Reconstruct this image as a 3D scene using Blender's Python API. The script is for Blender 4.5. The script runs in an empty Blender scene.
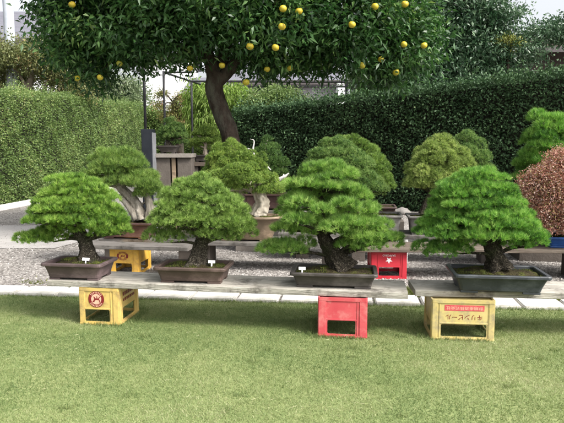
import bpy, bmesh, math, random
import numpy as np
from mathutils import Vector, Matrix, noise

random.seed(7)
RNG = np.random.default_rng(7)
C = bpy.context.scene.collection
SC = bpy.context.scene
PI = math.pi

# ------------------------------------------------------------------ camera geometry
F = 560.0            # focal length in photo pixels (564 wide)
CAM_H = 1.45
PITCH = math.atan(63.5 / F)
YAW = math.radians(-7.2)          # rows of benches run slightly towards the viewer on the right

def at(px, py, Y):
    """world point seen at photo pixel (px,py) lying Y metres in front"""
    u, v = (px - 282) / F, (211.5 - py) / F
    dy = math.cos(PITCH) + v * math.sin(PITCH)
    dz = -math.sin(PITCH) + v * math.cos(PITCH)
    t = Y / dy
    return Vector((u * t, Y, CAM_H + dz * t))

# ------------------------------------------------------------------ materials
def new_mat(name):
    m = bpy.data.materials.new(name); m.use_nodes = True
    nt = m.node_tree; nt.nodes.clear()
    return m, nt, nt.nodes, nt.links

def rgba(c): return (c[0], c[1], c[2], 1.0)

def ramp(N, stops):
    r = N.new('ShaderNodeValToRGB')
    e = r.color_ramp.elements
    while len(e) > 1: e.remove(e[-1])
    e[0].position = stops[0][0]; e[0].color = rgba(stops[0][1])
    for p, c in stops[1:]:
        k = e.new(p); k.color = rgba(c)
    return r

def leaf_mat(name, stops, rough=0.5, trans=0.3, spec=0.4, tcol=None, big=0.0):
    """foliage: colour by each tuft's own tint plus slow variation over the plant"""
    m, nt, N, L = new_mat(name)
    a = N.new('ShaderNodeAttribute'); a.attribute_name = 'tint'
    tc = N.new('ShaderNodeTexCoord'); no = N.new('ShaderNodeTexNoise')
    no.inputs['Scale'].default_value = 4.0 if not big else big
    L.new(tc.outputs['Object'], no.inputs['Vector'])
    mx = N.new('ShaderNodeMath'); mx.operation = 'MULTIPLY_ADD'
    L.new(no.outputs['Fac'], mx.inputs[0]); mx.inputs[1].default_value = 0.5; mx.inputs[2].default_value = -0.25
    ad = N.new('ShaderNodeMath'); ad.operation = 'ADD'; ad.use_clamp = True
    L.new(a.outputs['Fac'], ad.inputs[0]); L.new(mx.outputs[0], ad.inputs[1])
    r = ramp(N, stops); L.new(ad.outputs[0], r.inputs[0])
    p = N.new('ShaderNodeBsdfPrincipled')
    L.new(r.outputs[0], p.inputs['Base Color'])
    p.inputs['Roughness'].default_value = rough
    p.inputs['Specular IOR Level'].default_value = spec
    t = N.new('ShaderNodeBsdfTranslucent')
    hs = N.new('ShaderNodeHueSaturation'); hs.inputs['Value'].default_value = 1.25; hs.inputs['Saturation'].default_value = 1.1
    L.new(r.outputs[0], hs.inputs['Color']); L.new(hs.outputs[0], t.inputs['Color'])
    ms = N.new('ShaderNodeMixShader'); ms.inputs[0].default_value = trans
    L.new(p.outputs[0], ms.inputs[1]); L.new(t.outputs[0], ms.inputs[2])
    o = N.new('ShaderNodeOutputMaterial'); L.new(ms.outputs[0], o.inputs['Surface'])
    return m

def noisy_mat(name, stops, scale=6, detail=6, rough=0.8, bump=0.3, bscale=None, stretch=(1, 1, 1), spec=0.3, dist=0.02,
              spots=None, sscale=3, voro=False, free=False):
    """mottled solid surface; optional second-colour spots (dirt, lichen, wear)"""
    m, nt, N, L = new_mat(name)
    tc = N.new('ShaderNodeTexCoord'); mp = N.new('ShaderNodeMapping')
    mp.inputs['Scale'].default_value = stretch
    L.new(tc.outputs['Object'], mp.inputs['Vector'])
    no = N.new('ShaderNodeTexNoise'); no.inputs['Scale'].default_value = scale
    no.inputs['Detail'].default_value = detail; no.inputs['Roughness'].default_value = 0.65
    L.new(mp.outputs[0], no.inputs['Vector'])
    r = ramp(N, stops); L.new(no.outputs['Fac'], r.inputs[0])
    col = r.outputs[0]
    if spots:
        n2 = N.new('ShaderNodeTexNoise'); n2.inputs['Scale'].default_value = sscale; n2.inputs['Detail'].default_value = 8
        n2.inputs['Roughness'].default_value = 0.7
        L.new(mp.outputs[0] if not free else tc.outputs['Object'], n2.inputs['Vector'])
        rr = ramp(N, [(0.5, (0, 0, 0)), (0.66, (1, 1, 1))]); L.new(n2.outputs['Fac'], rr.inputs[0])
        mix = N.new('ShaderNodeMix'); mix.data_type = 'RGBA'
        L.new(rr.outputs[0], mix.inputs[0]); L.new(col, mix.inputs[6]); mix.inputs[7].default_value = rgba(spots)
        col = mix.outputs[2]
    p = N.new('ShaderNodeBsdfPrincipled'); L.new(col, p.inputs['Base Color'])
    p.inputs['Roughness'].default_value = rough; p.inputs['Specular IOR Level'].default_value = spec
    if bump:
        if voro:
            bt = N.new('ShaderNodeTexVoronoi'); bt.inputs['Scale'].default_value = bscale or scale * 4
            L.new(mp.outputs[0], bt.inputs['Vector']); h = bt.outputs['Distance']
        else:
            bt = N.new('ShaderNodeTexNoise'); bt.inputs['Scale'].default_value = bscale or scale * 4
            bt.inputs['Detail'].default_value = 8
            L.new(mp.outputs[0], bt.inputs['Vector']); h = bt.outputs['Fac']
        b = N.new('ShaderNodeBump'); b.inputs['Strength'].default_value = bump; b.inputs['Distance'].default_value = dist
        L.new(h, b.inputs['Height']); L.new(b.outputs[0], p.inputs['Normal'])
    o = N.new('ShaderNodeOutputMaterial'); L.new(p.outputs[0], o.inputs['Surface'])
    return m

M = {}
M['pine_a'] = leaf_mat('pine_needles_bright', [(0, (.042, .098, .016)), (.5, (.165, .305, .044)), (1, (.37, .51, .12))], 0.55, .34)
M['pine_b'] = leaf_mat('pine_needles_yellow', [(0, (.050, .098, .020)), (.5, (.180, .295, .060)), (1, (.37, .49, .15))], 0.55, .34)
M['pine_c'] = leaf_mat('pine_needles_fresh', [(0, (.038, .092, .018)), (.5, (.165, .315, .056)), (1, (.38, .52, .15))], 0.5, .34)
M['pine_d'] = leaf_mat('pine_needles_deep', [(0, (.032, .092, .018)), (.5, (.130, .300, .048)), (1, (.32, .50, .12))], 0.5, .34)
M['pine_e'] = leaf_mat('pine_needles_old', [(0, (.046, .090, .020)), (.5, (.145, .250, .050)), (1, (.30, .40, .11))], 0.55, .34)
M['juniper'] = leaf_mat('juniper_scales', [(0, (.044, .082, .016)), (.5, (.160, .260, .048)), (1, (.34, .43, .11))], 0.6, 0.35)
M['juniper_dark'] = leaf_mat('juniper_dark_scales', [(0, (.028, .060, .016)), (.5, (.070, .145, .034)), (1, (.15, .24, .06))], 0.6, 0.3)
M['white_pine'] = leaf_mat('pale_needles', [(0, (.075, .115, .030)), (.5, (.24, .335, .085)), (1, (.46, .53, .19))], 0.6, 0.36)
M['dome'] = leaf_mat('dome_needles', [(0, (.036, .080, .022)), (.5, (.125, .225, .055)), (1, (.27, .37, .12))], 0.6, 0.34)
M['maple'] = leaf_mat('maple_leaves', [(0, (.20, .085, .055)), (.3, (.38, .17, .125)), (.5, (.48, .26, .21)), (.68, (.27, .25, .08)), (.8, (.50, .32, .27)), (1, (.62, .48, .42))], .6, .35)
M['hedge_dark'] = leaf_mat('dark_hedge_leaves', [(0, (.026, .056, .026)), (.6, (.070, .132, .056)), (.9, (.125, .20, .085)), (1, (.20, .27, .12))], .55, .2, .25, big=1.2)
M['hedge_light'] = leaf_mat('light_hedge_leaves', [(0, (.050, .090, .026)), (.5, (.145, .225, .066)), (.88, (.28, .35, .125)), (1, (.46, .44, .21))], 0.5, 0.38, big=.7)
M['citrus'] = leaf_mat('citrus_leaves', [(0, (.014, .046, .013)), (.5, (.044, .112, .028)), (.85, (.095, .19, .050)), (1, (.17, .25, .075))], .42, .28, .4, big=1.5)
M['evergreen'] = leaf_mat('evergreen_leaves', [(0, (.018, .046, .022)), (.6, (.056, .115, .056)), (1, (.13, .20, .11))], .4, .2, .45, big=1.0)
M['olive'] = leaf_mat('olive_leaves', [(0, (.06, .075, .028)), (.5, (.13, .155, .05)), (.85, (.21, .22, .085)), (1, (.27, .19, .09))], .55, .3, big=.8)
M['greygreen'] = leaf_mat('grey_green_leaves', [(0, (.055, .085, .04)), (.5, (.13, .18, .085)), (1, (.26, .30, .18))], .55, .3)
M['lime'] = leaf_mat('lime_leaves', [(0, (.13, .23, .035)), (.5, (.25, .38, .08)), (1, (.40, .50, .18))], .6, .4)
M['topiary'] = leaf_mat('topiary_leaves', [(0, (.07, .085, .025)), (.5, (.16, .17, .045)), (.8, (.24, .20, .08)), (1, (.30, .14, .08))], .6, .25)
M['shrub'] = leaf_mat('shrub_leaves', [(0, (.06, .11, .03)), (.5, (.15, .23, .07)), (1, (.27, .34, .14))], .55, .3)
M['moss_leaf'] = leaf_mat('moss_tufts', [(0, (.035, .045, .010)), (.5, (.08, .10, .016)), (1, (.16, .17, .03))], .8, .1)
M['grass'] = leaf_mat('grass_blades', [(0, (.080, .132, .038)), (.35, (.162, .218, .076)), (.65, (.255, .295, .122)), (1, (.40, .395, .235))], 0.6, 0.3, big=.9)

M['bark'] = noisy_mat('pine_bark', [(.25, (.030, .024, .017)), (.5, (.085, .070, .050)), (.75, (.17, .150, .115))], 16, 8, .95, 1.0, 26, (1, 1, .45), .1, .03, (.07, .085, .04), 5, True)
M['bark_dark'] = noisy_mat('dark_pine_bark', [(.25, (.014, .011, .008)), (.5, (.045, .037, .027)), (.8, (.11, .095, .07))], 16, 8, .95, 1.0, 24, (1, 1, .5), .1, .03, (.045, .06, .02), 5, True)
M['bark_grey'] = noisy_mat('grey_bark', [(.25, (.08, .07, .055)), (.5, (.20, .18, .15)), (.75, (.36, .33, .29))], 14, 8, .95, 1.0, 30, (1, 1, .3), .1, .03)
M['deadwood'] = noisy_mat('bleached_deadwood', [(.25, (.15, .125, .09)), (.5, (.31, .275, .22)), (.75, (.48, .44, .37))], 9, 8, .9, .7, 30, (1, 1, .2), .1, .02)
M['whitewood'] = noisy_mat('white_deadwood', [(.3, (.40, .38, .35)), (.7, (.66, .64, .60))], 9, 6, .9, .5, 30, (1, 1, .2), .1, .01)
M['citrus_bark'] = noisy_mat('citrus_bark', [(.3, (.028, .020, .015)), (.7, (.075, .056, .042))], 8, 8, .95, .8, 18, (1, 1, .4), .1, .03)
M['pale_bark'] = noisy_mat('pale_bark', [(.3, (.17, .14, .105)), (.7, (.36, .31, .25))], 8, 6, .9, .5, 18, (1, 1, .4), .1, .03)
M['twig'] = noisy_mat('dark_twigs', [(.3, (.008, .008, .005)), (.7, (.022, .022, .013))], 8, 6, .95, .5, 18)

def bark_mat(name, dark, mid, light, sc=30, moss=None):
    """flaky bark: plates split by fissures, with lichen patches"""
    m, nt, N, L = new_mat(name)
    tc = N.new('ShaderNodeTexCoord'); mp = N.new('ShaderNodeMapping'); mp.inputs['Scale'].default_value = (1, 1, .42)
    nz = N.new('ShaderNodeTexNoise'); nz.inputs['Scale'].default_value = 22; nz.inputs['Detail'].default_value = 6
    L.new(tc.outputs['Object'], nz.inputs['Vector'])
    ad = N.new('ShaderNodeMix'); ad.data_type = 'RGBA'; ad.blend_type = 'LINEAR_LIGHT'; ad.inputs[0].default_value = .09
    L.new(tc.outputs['Object'], ad.inputs[6]); L.new(nz.outputs['Color'], ad.inputs[7]); L.new(ad.outputs[2], mp.inputs['Vector'])
    v = N.new('ShaderNodeTexVoronoi'); v.feature = 'DISTANCE_TO_EDGE'; v.inputs['Scale'].default_value = sc
    L.new(mp.outputs[0], v.inputs['Vector'])
    n2 = N.new('ShaderNodeTexNoise'); n2.inputs['Scale'].default_value = 40; n2.inputs['Detail'].default_value = 8; n2.inputs['Roughness'].default_value = .7
    L.new(mp.outputs[0], n2.inputs['Vector'])
    r = ramp(N, [(.3, mid), (.7, light)]); L.new(n2.outputs['Fac'], r.inputs[0])
    e = ramp(N, [(.0, (0, 0, 0)), (.10, (.45, .45, .45)), (.34, (1, 1, 1))]); L.new(v.outputs['Distance'], e.inputs[0])
    mx = N.new('ShaderNodeMix'); mx.data_type = 'RGBA'; L.new(e.outputs[0], mx.inputs[0]); mx.inputs[6].default_value = rgba(dark); L.new(r.outputs[0], mx.inputs[7])
    col = mx.outputs[2]
    if moss:
        n3 = N.new('ShaderNodeTexNoise'); n3.inputs['Scale'].default_value = 7; n3.inputs['Detail'].default_value = 8
        L.new(tc.outputs['Object'], n3.inputs['Vector'])
        rr = ramp(N, [(.52, (0, 0, 0)), (.68, (1, 1, 1))]); L.new(n3.outputs['Fac'], rr.inputs[0])
        m2 = N.new('ShaderNodeMix'); m2.data_type = 'RGBA'; L.new(rr.outputs[0], m2.inputs[0]); L.new(col, m2.inputs[6]); m2.inputs[7].default_value = rgba(moss); col = m2.outputs[2]
    p = N.new('ShaderNodeBsdfPrincipled'); p.inputs['Roughness'].default_value = .95; p.inputs['Specular IOR Level'].default_value = .15
    L.new(col, p.inputs['Base Color'])
    sm = N.new('ShaderNodeMath'); sm.operation = 'MULTIPLY_ADD'; L.new(n2.outputs['Fac'], sm.inputs[0]); sm.inputs[1].default_value = .5; L.new(e.outputs[0], sm.inputs[2])
    b = N.new('ShaderNodeBump'); b.inputs['Strength'].default_value = 1.0; b.inputs['Distance'].default_value = .02
    L.new(sm.outputs[0], b.inputs['Height']); L.new(b.outputs[0], p.inputs['Normal'])
    o = N.new('ShaderNodeOutputMaterial'); L.new(p.outputs[0], o.inputs['Surface'])
    return m
M['bark'] = bark_mat('pine_bark', (.030, .024, .018), (.105, .088, .066), (.25, .22, .175), 46, (.080, .090, .042))
M['bark_dark'] = bark_mat('dark_pine_bark', (.018, .014, .010), (.066, .054, .040), (.17, .148, .115), 44, (.050, .062, .024))
M['citrus_bark'] = noisy_mat('citrus_bark_grey', [(.3, (.022, .016, .012)), (.7, (.075, .058, .046))], 9, 9, .95, 1.0, 30, (1, 1, .5), .1, .03, (.085, .085, .065), 3.5)

def pot_mat(name, a, b, rough=.55):
    return noisy_mat(name, [(.3, a), (.7, b)], 7, 8, rough, .15, 60, (1, 1, 1.6), .4, .004, tuple(min(1, x * 1.6 + .012) for x in b), 4)
M['pot_purple'] = pot_mat('purple_brown_clay', (.060, .041, .042), (.088, .061, .062))
M['pot_brown'] = pot_mat('brown_clay', (.056, .036, .030), (.086, .057, .048))
M['pot_char'] = pot_mat('dark_grey_clay', (.034, .029, .026), (.056, .048, .044))
M['pot_slate'] = pot_mat('slate_blue_clay', (.024, .028, .033), (.042, .047, .054), .45)
M['pot_red'] = pot_mat('red_brown_clay', (.045, .022, .019), (.072, .038, .033))
M['pot_tan'] = pot_mat('tan_clay', (.13, .095, .062), (.21, .155, .105))
M['pot_grey'] = pot_mat('grey_clay', (.10, .095, .09), (.16, .15, .14))
M['pot_blue'] = pot_mat('blue_glaze', (.012, .045, .17), (.02, .075, .26), .25)
M['soil'] = noisy_mat('mossy_soil', [(.3, (.018, .013, .008)), (.5, (.040, .034, .016)), (.7, (.075, .088, .018))], 11, 8, .95, 1.0, 60, (1, 1, 1), .1, .02)
M['plank'] = noisy_mat('weathered_plank', [(.25, (.13, .118, .10)), (.5, (.33, .31, .27)), (.75, (.50, .47, .42))], 7, 10, .85, .8, 22, (.5, 6, 6), .2, .008, (.075, .066, .056), 3.2, False, True)
M['plank_dark'] = noisy_mat('dark_weathered_plank', [(.25, (.06, .054, .05)), (.5, (.13, .12, .11)), (.75, (.22, .205, .19))], 7, 9, .85, .5, 22, (.35, 5, 5), .2, .006, (.045, .04, .035), 3.2, False, True)
M['plank_brown'] = noisy_mat('brown_plank', [(.25, (.06, .045, .036)), (.5, (.11, .088, .07)), (.75, (.20, .17, .14))], 7, 9, .85, .5, 22, (.35, 5, 5), .2, .006)
M['cr_yellow'] = noisy_mat('yellow_plastic', [(.3, (.52, .36, .105)), (.7, (.63, .46, .16))], 5, 7, .45, .08, 30, (1, 1, 1), .4, .003, (.34, .24, .10), 9)
M['cr_orange'] = noisy_mat('orange_yellow_plastic', [(.3, (.58, .33, .045)), (.7, (.70, .43, .08))], 5, 7, .45, .08, 30, (1, 1, 1), .4, .003, (.40, .23, .06), 5)
M['cr_red'] = noisy_mat('faded_red_plastic', [(.3, (.46, .050, .065)), (.7, (.56, .095, .105))], 5, 7, .5, .08, 30, (1, 1, 1), .4, .003, (.56, .17, .165), 9)
M['cr_crimson'] = noisy_mat('crimson_plastic', [(.3, (.38, .016, .030)), (.7, (.50, .035, .050))], 5, 7, .45, .08, 30, (1, 1, 1), .4, .003)
M['cr_cream'] = noisy_mat('cream_plastic', [(.3, (.46, .36, .13)), (.7, (.56, .46, .20))], 5, 7, .5, .08, 30, (1, 1, 1), .4, .003, (.30, .25, .15), 8)
M['ink_red'] = noisy_mat('red_print', [(.3, (.13, .010, .012)), (.7, (.23, .026, .026))], 60, 5, .5, 0)
M['ink_band'] = noisy_mat('faded_red_band', [(.3, (.44, .045, .06)), (.7, (.58, .12, .12))], 40, 5, .5, 0)
M['ink_pale'] = noisy_mat('pale_print', [(.3, (.60, .44, .26)), (.7, (.75, .58, .36))], 60, 5, .5, 0)
M['ink_cream'] = noisy_mat('cream_print', [(.3, (.62, .34, .25)), (.7, (.74, .47, .34))], 60, 5, .5, 0)
M['ink_white'] = noisy_mat('white_print', [(.3, (.72, .68, .68)), (.7, (.85, .82, .82))], 60, 5, .5, 0)
M['tag'] = noisy_mat('white_label', [(.3, (.78, .78, .80)), (.7, (.86, .86, .88))], 20, 3, .5, 0)
M['edging'] = noisy_mat('pale_stone', [(.3, (.44, .42, .39)), (.6, (.58, .56, .53)), (.8, (.68, .66, .63))], 6, 9, .9, .5, 40, (1, 1, 1), .2, .01, (.36, .35, .30), 3)
M['rock'] = noisy_mat('garden_rock', [(.3, (.13, .12, .11)), (.7, (.26, .245, .23))], 4, 9, .9, .8, 12, (1, 1, 1), .2, .03)
M['concrete'] = noisy_mat('concrete', [(.3, (.17, .15, .13)), (.7, (.27, .245, .22))], 5, 9, .9, .4, 40, (1, 1, 1), .2, .01, (.18, .165, .145), 3)
M['concrete_dark'] = noisy_mat('brown_concrete', [(.3, (.075, .063, .054)), (.7, (.125, .108, .094))], 5, 9, .9, .4, 40, (1, 1, 1), .2, .01)
M['white_block'] = noisy_mat('white_block', [(.3, (.55, .53, .51)), (.7, (.72, .70, .68))], 5, 9, .9, .4, 40)
M['iron'] = noisy_mat('black_iron', [(.3, (.010, .010, .012)), (.7, (.024, .024, .027))], 10, 5, .5, .1, 60)
M['cab_dark'] = noisy_mat('dark_blue_metal', [(.3, (.008, .010, .015)), (.7, (.016, .019, .026))], 6, 5, .5, .05, 60)
M['cab_grey'] = noisy_mat('grey_metal', [(.3, (.15, .155, .165)), (.7, (.22, .225, .24))], 6, 5, .5, .05, 60)
M['citrus_fruit'] = noisy_mat('citrus_peel', [(.3, (.42, .30, .022)), (.7, (.54, .43, .05))], 9, 5, .42, .25, 120, (1, 1, 1), .4, .003, (.50, .46, .07), 6)
def fruit_mat():
    m = M['citrus_fruit']; N, L = m.node_tree.nodes, m.node_tree.links
    p = next(n for n in N if n.type == 'BSDF_PRINCIPLED'); src = p.inputs['Base Color'].links[0].from_socket
    oi = N.new('ShaderNodeObjectInfo'); r = ramp(N, [(0, (.22, .27, .03)), (.35, (.45, .38, .03)), (1, (.56, .40, .03))]); L.new(oi.outputs['Random'], r.inputs[0])
    mx = N.new('ShaderNodeMix'); mx.data_type = 'RGBA'; mx.inputs[0].default_value = .65; L.new(src, mx.inputs[6]); L.new(r.outputs[0], mx.inputs[7]); L.new(mx.outputs[2], p.inputs['Base Color'])
fruit_mat()
M['wall_grey'] = noisy_mat('grey_cladding', [(.3, (.22, .21, .225)), (.7, (.30, .285, .30))], 1.5, 8, .8, .1, 20, (1, 1, .3))
M['wall_white'] = noisy_mat('white_render', [(.3, (.78, .78, .79)), (.7, (.86, .86, .87))], 1.5, 8, .85, .1, 30)
M['wall_brown'] = noisy_mat('dark_brown_wall', [(.3, (.045, .034, .03)), (.7, (.085, .066, .058))], 1.5, 8, .85, .1, 20, (1, 1, .3))
M['wall_lav'] = noisy_mat('lavender_wall', [(.3, (.36, .36, .42)), (.7, (.46, .46, .52))], 1.5, 8, .85, .1, 20)
M['roof'] = noisy_mat('grey_roof_tiles', [(.3, (.10, .10, .12)), (.7, (.17, .17, .20))], 2, 8, .8, .4, 14, (1, 6, 6), .3, .05)
M['roof_brown'] = noisy_mat('brown_roof_tiles', [(.3, (.09, .065, .055)), (.7, (.16, .12, .10))], 2, 8, .8, .4, 14, (1, 6, 6), .3, .05)
M['fascia'] = noisy_mat('dark_fascia', [(.3, (.07, .06, .06)), (.7, (.11, .10, .10))], 3, 5, .7, .1)
M['pole'] = noisy_mat('pale_pole', [(.3, (.34, .37, .42)), (.7, (.46, .49, .54))], 3, 6, .8, .1, 30)
M['glass'] = noisy_mat('window_glass', [(.3, (.03, .035, .04)), (.7, (.06, .065, .07))], 2, 3, .1, 0, spec=.6)

# ------------------------------------------------------------------ object helpers
def finish(o, parent=None, mat=None):
    C.objects.link(o)
    if mat: o.data.materials.append(mat)
    if parent: o.parent = parent
    return o

def tag(o, label=None, cat=None, group=None, kind=None):
    if label: o['label'] = label
    if cat: o['category'] = cat
    if group: o['group'] = group
    if kind: o['kind'] = kind
    return o

def empty(name, loc, label, cat, group=None, rz=0.0):
    o = bpy.data.objects.new(name, None); C.objects.link(o)
    o.location = loc; o.rotation_euler = (0, 0, rz); o.empty_display_size = .1
    return tag(o, label, cat, group)

def np_mesh(name, V, Fc, mat, parent=None, tint=None, smooth=False):
    """mesh from numpy arrays; Fc is (m,3) or (m,4)"""
    V = np.ascontiguousarray(V, dtype=np.float32); Fc = np.ascontiguousarray(Fc, dtype=np.int32)
    me = bpy.data.meshes.new(name)
    k = Fc.shape[1]
    me.vertices.add(len(V)); me.vertices.foreach_set('co', V.ravel())
    me.loops.add(Fc.size); me.loops.foreach_set('vertex_index', Fc.ravel())
    me.polygons.add(len(Fc))
    me.polygons.foreach_set('loop_start', np.arange(0, Fc.size, k, dtype=np.int32))
    if smooth: me.polygons.foreach_set('use_smooth', np.ones(len(Fc), dtype=bool))
    if tint is not None:
        at_ = me.attributes.new('tint', 'FLOAT', 'POINT'); at_.data.foreach_set('value', np.ascontiguousarray(tint, dtype=np.float32))
    me.update(calc_edges=True); me.validate()
    return finish(bpy.data.objects.new(name, me), parent, mat)

def bm_obj(name, bm, mat, parent=None, smooth=False):
    me = bpy.data.meshes.new(name)
    bmesh.ops.recalc_face_normals(bm, faces=bm.faces[:])
    bm.to_mesh(me); bm.free()
    if smooth:
        for p in me.polygons: p.use_smooth = True
    return finish(bpy.data.objects.new(name, me), parent, mat)

def add_box(bm, c, s, rz=0.0, bev=0.0):
    g = bmesh.ops.create_cube(bm, size=1.0)
    vs = g['verts']
    bmesh.ops.scale(bm, vec=s, verts=vs)
    if bev:
        es = list({e for v in vs for e in v.link_edges})
        r = bmesh.ops.bevel(bm, geom=es, offset=bev, segments=2, affect='EDGES', profile=.6)
        vs = list({v for f in r['faces'] for v in f.verts} | {v for v in vs if v.is_valid})
    if rz: bmesh.ops.rotate(bm, cent=(0, 0, 0), matrix=Matrix.Rotation(rz, 3, 'Z'), verts=vs)
    bmesh.ops.translate(bm, vec=c, verts=vs)

def unit(a): return a / np.maximum(np.linalg.norm(a, axis=-1, keepdims=True), 1e-9)

def needles(Pt, D, k, Ln, spread, w, rng, tmean=.5, tvar=.18):
    """k thin needles per tuft point"""
    n = len(Pt)
    tt = np.clip(rng.normal(tmean, tvar, n), 0, 1)
    P = np.repeat(Pt, k, 0); Dd = np.repeat(D, k, 0); T = np.repeat(tt, k)
    d = unit(Dd + rng.normal(0, spread, (n * k, 3)))
    P = P + rng.normal(0, Ln * .10, P.shape)
    s = unit(np.cross(d, rng.normal(0, 1, (n * k, 3)))) * (w / 2)
    ln = Ln * rng.uniform(.7, 1.15, (n * k, 1))
    V = np.empty((n * k, 3, 3)); V[:, 0] = P - s; V[:, 1] = P + s; V[:, 2] = P + d * ln
    tv = np.clip(T + rng.normal(0, .08, n * k), 0, 1)
    return V.reshape(-1, 3), np.repeat(tv, 3)

def leaves(P, D, ln, wd, rng, tint, fold=.25, droop=.0):
    """folded 4-point leaves at P pointing along D"""
    n = len(P)
    d = unit(D); s = unit(np.cross(d, rng.normal(0, 1, (n, 3))))
    nr = np.cross(s, d)
    l = ln * rng.uniform(.65, 1.2, (n, 1)); w = wd * rng.uniform(.7, 1.15, (n, 1))
    V = np.empty((n, 4, 3))
    V[:, 0] = P; V[:, 2] = P + d * l - np.array([0, 0, 1.]) * droop * l
    mid = P + d * l * .45
    V[:, 1] = mid + s * w * .5 + nr * w * fold; V[:, 3] = mid - s * w * .5 + nr * w * fold
    idx = np.arange(n)[:, None] * 4
    Fc = np.concatenate([idx + np.array([[0, 1, 2]]), idx + np.array([[0, 2, 3]])], 0)
    return V.reshape(-1, 3), Fc, np.repeat(tint, 4)

def tri_faces(nv): return np.arange(nv).reshape(-1, 3)

class MB:
    """gathers ring-tubes into one mesh"""
    def __init__(s): s.V = []; s.F = []; s.n = 0
    def tube(s, pts, radii, seg=12, rough=0.0, freq=8.0, flare=0.0, seed=0, sub=6, flat=1.0):
        pts = [Vector(p) for p in pts]
        # Catmull-Rom
        P, R = [], []
        q = [pts[0] * 2 - pts[1]] + pts + [pts[-1] * 2 - pts[-2]]
        for i in range(len(pts) - 1):
            for j in range(sub):
                t = j / sub
                a, b, c, d = q[i], q[i + 1], q[i + 2], q[i + 3]
                P.append(.5 * ((2 * b) + (c - a) * t + (2 * a - 5 * b + 4 * c - d) * t * t + (3 * b - a - 3 * c + d) * t ** 3))
                R.append(radii[i] * (1 - t) + radii[i + 1] * t)
        P.append(pts[-1]); R.append(radii[-1])
        up = Vector((.3, 1, .1)).normalized()
        rings = []
        for i, p in enumerate(P):
            tg = (P[min(i + 1, len(P) - 1)] - P[max(i - 1, 0)]).normalized()
            x = up.cross(tg).normalized(); y = tg.cross(x)
            up = y
            row = []
            for k in range(seg):
                a = 2 * PI * k / seg
                r = R[i]
                o = x * math.cos(a) + y * math.sin(a) * flat
                if rough:
                    nv = noise.noise(Vector((o.x * 1.6 + seed, o.y * 1.6, p.z * freq * .35 + o.z)) * 1.7)
                    n2 = noise.noise((p + o * r) * freq * 4 + Vector((seed, 0, 0)))
                    n3 = noise.noise(Vector((o.x * 5 + seed, o.y * 5, p.z * 9))) * noise.noise((p + o * r) * freq * 9)
                    r *= 1 + rough * nv + rough * .5 * n2 + rough * .6 * n3
                if flare:
                    h = max(0, 1 - i / (len(P) * .45))
                    r *= 1 + flare * h * h * (.55 + .45 * math.sin(a * 5 + seed * 2.1) + .3 * math.sin(a * 3 + seed))
                row.append(p + o * r)
            rings.append(row)
        b = s.n
        for row in rings: s.V.extend(row)
        for i in range(len(rings) - 1):
            for k in range(seg):
                k2 = (k + 1) % seg
                s.F.append((b + i * seg + k, b + i * seg + k2, b + (i + 1) * seg + k2, b + (i + 1) * seg + k))
        s.n += len(rings) * seg
        s.V.append(P[-1]); tip = s.n; s.n += 1
        for k in range(seg):
            s.F.append((b + (len(rings) - 1) * seg + k, b + (len(rings) - 1) * seg + (k + 1) % seg, tip, tip))
    def build(s, name, mat, parent=None):
        me = bpy.data.meshes.new(name)
        me.from_pydata([tuple(v) for v in s.V], [], [f if f[2] != f[3] else f[:3] for f in s.F])
        for p in me.polygons: p.use_smooth = True
        me.update()
        return finish(bpy.data.objects.new(name, me), parent, mat)

def rrect(w, d, r, k=4):
    out = []
    r = min(r, w / 2 - 1e-4, d / 2 - 1e-4)
    for cx, cy, a0 in ((w / 2 - r, d / 2 - r, 0), (-w / 2 + r, d / 2 - r, PI / 2), (-w / 2 + r, -d / 2 + r, PI), (w / 2 - r, -d / 2 + r, 1.5 * PI)):
        for i in range(k + 1):
            a = a0 + PI / 2 * i / k
            out.append((cx + r * math.cos(a), cy + r * math.sin(a)))
    return out

def loft(bm, loops, close=True):
    rows = [[bm.verts.new(p) for p in lp] for lp in loops]
    n = len(rows[0])
    for a, b in zip(rows, rows[1:]):
        for i in range(n):
            bm.faces.new((a[i], a[(i + 1) % n], b[(i + 1) % n], b[i]))
    if close:
        bm.faces.new(rows[0][::-1]); bm.faces.new(rows[-1])

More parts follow.
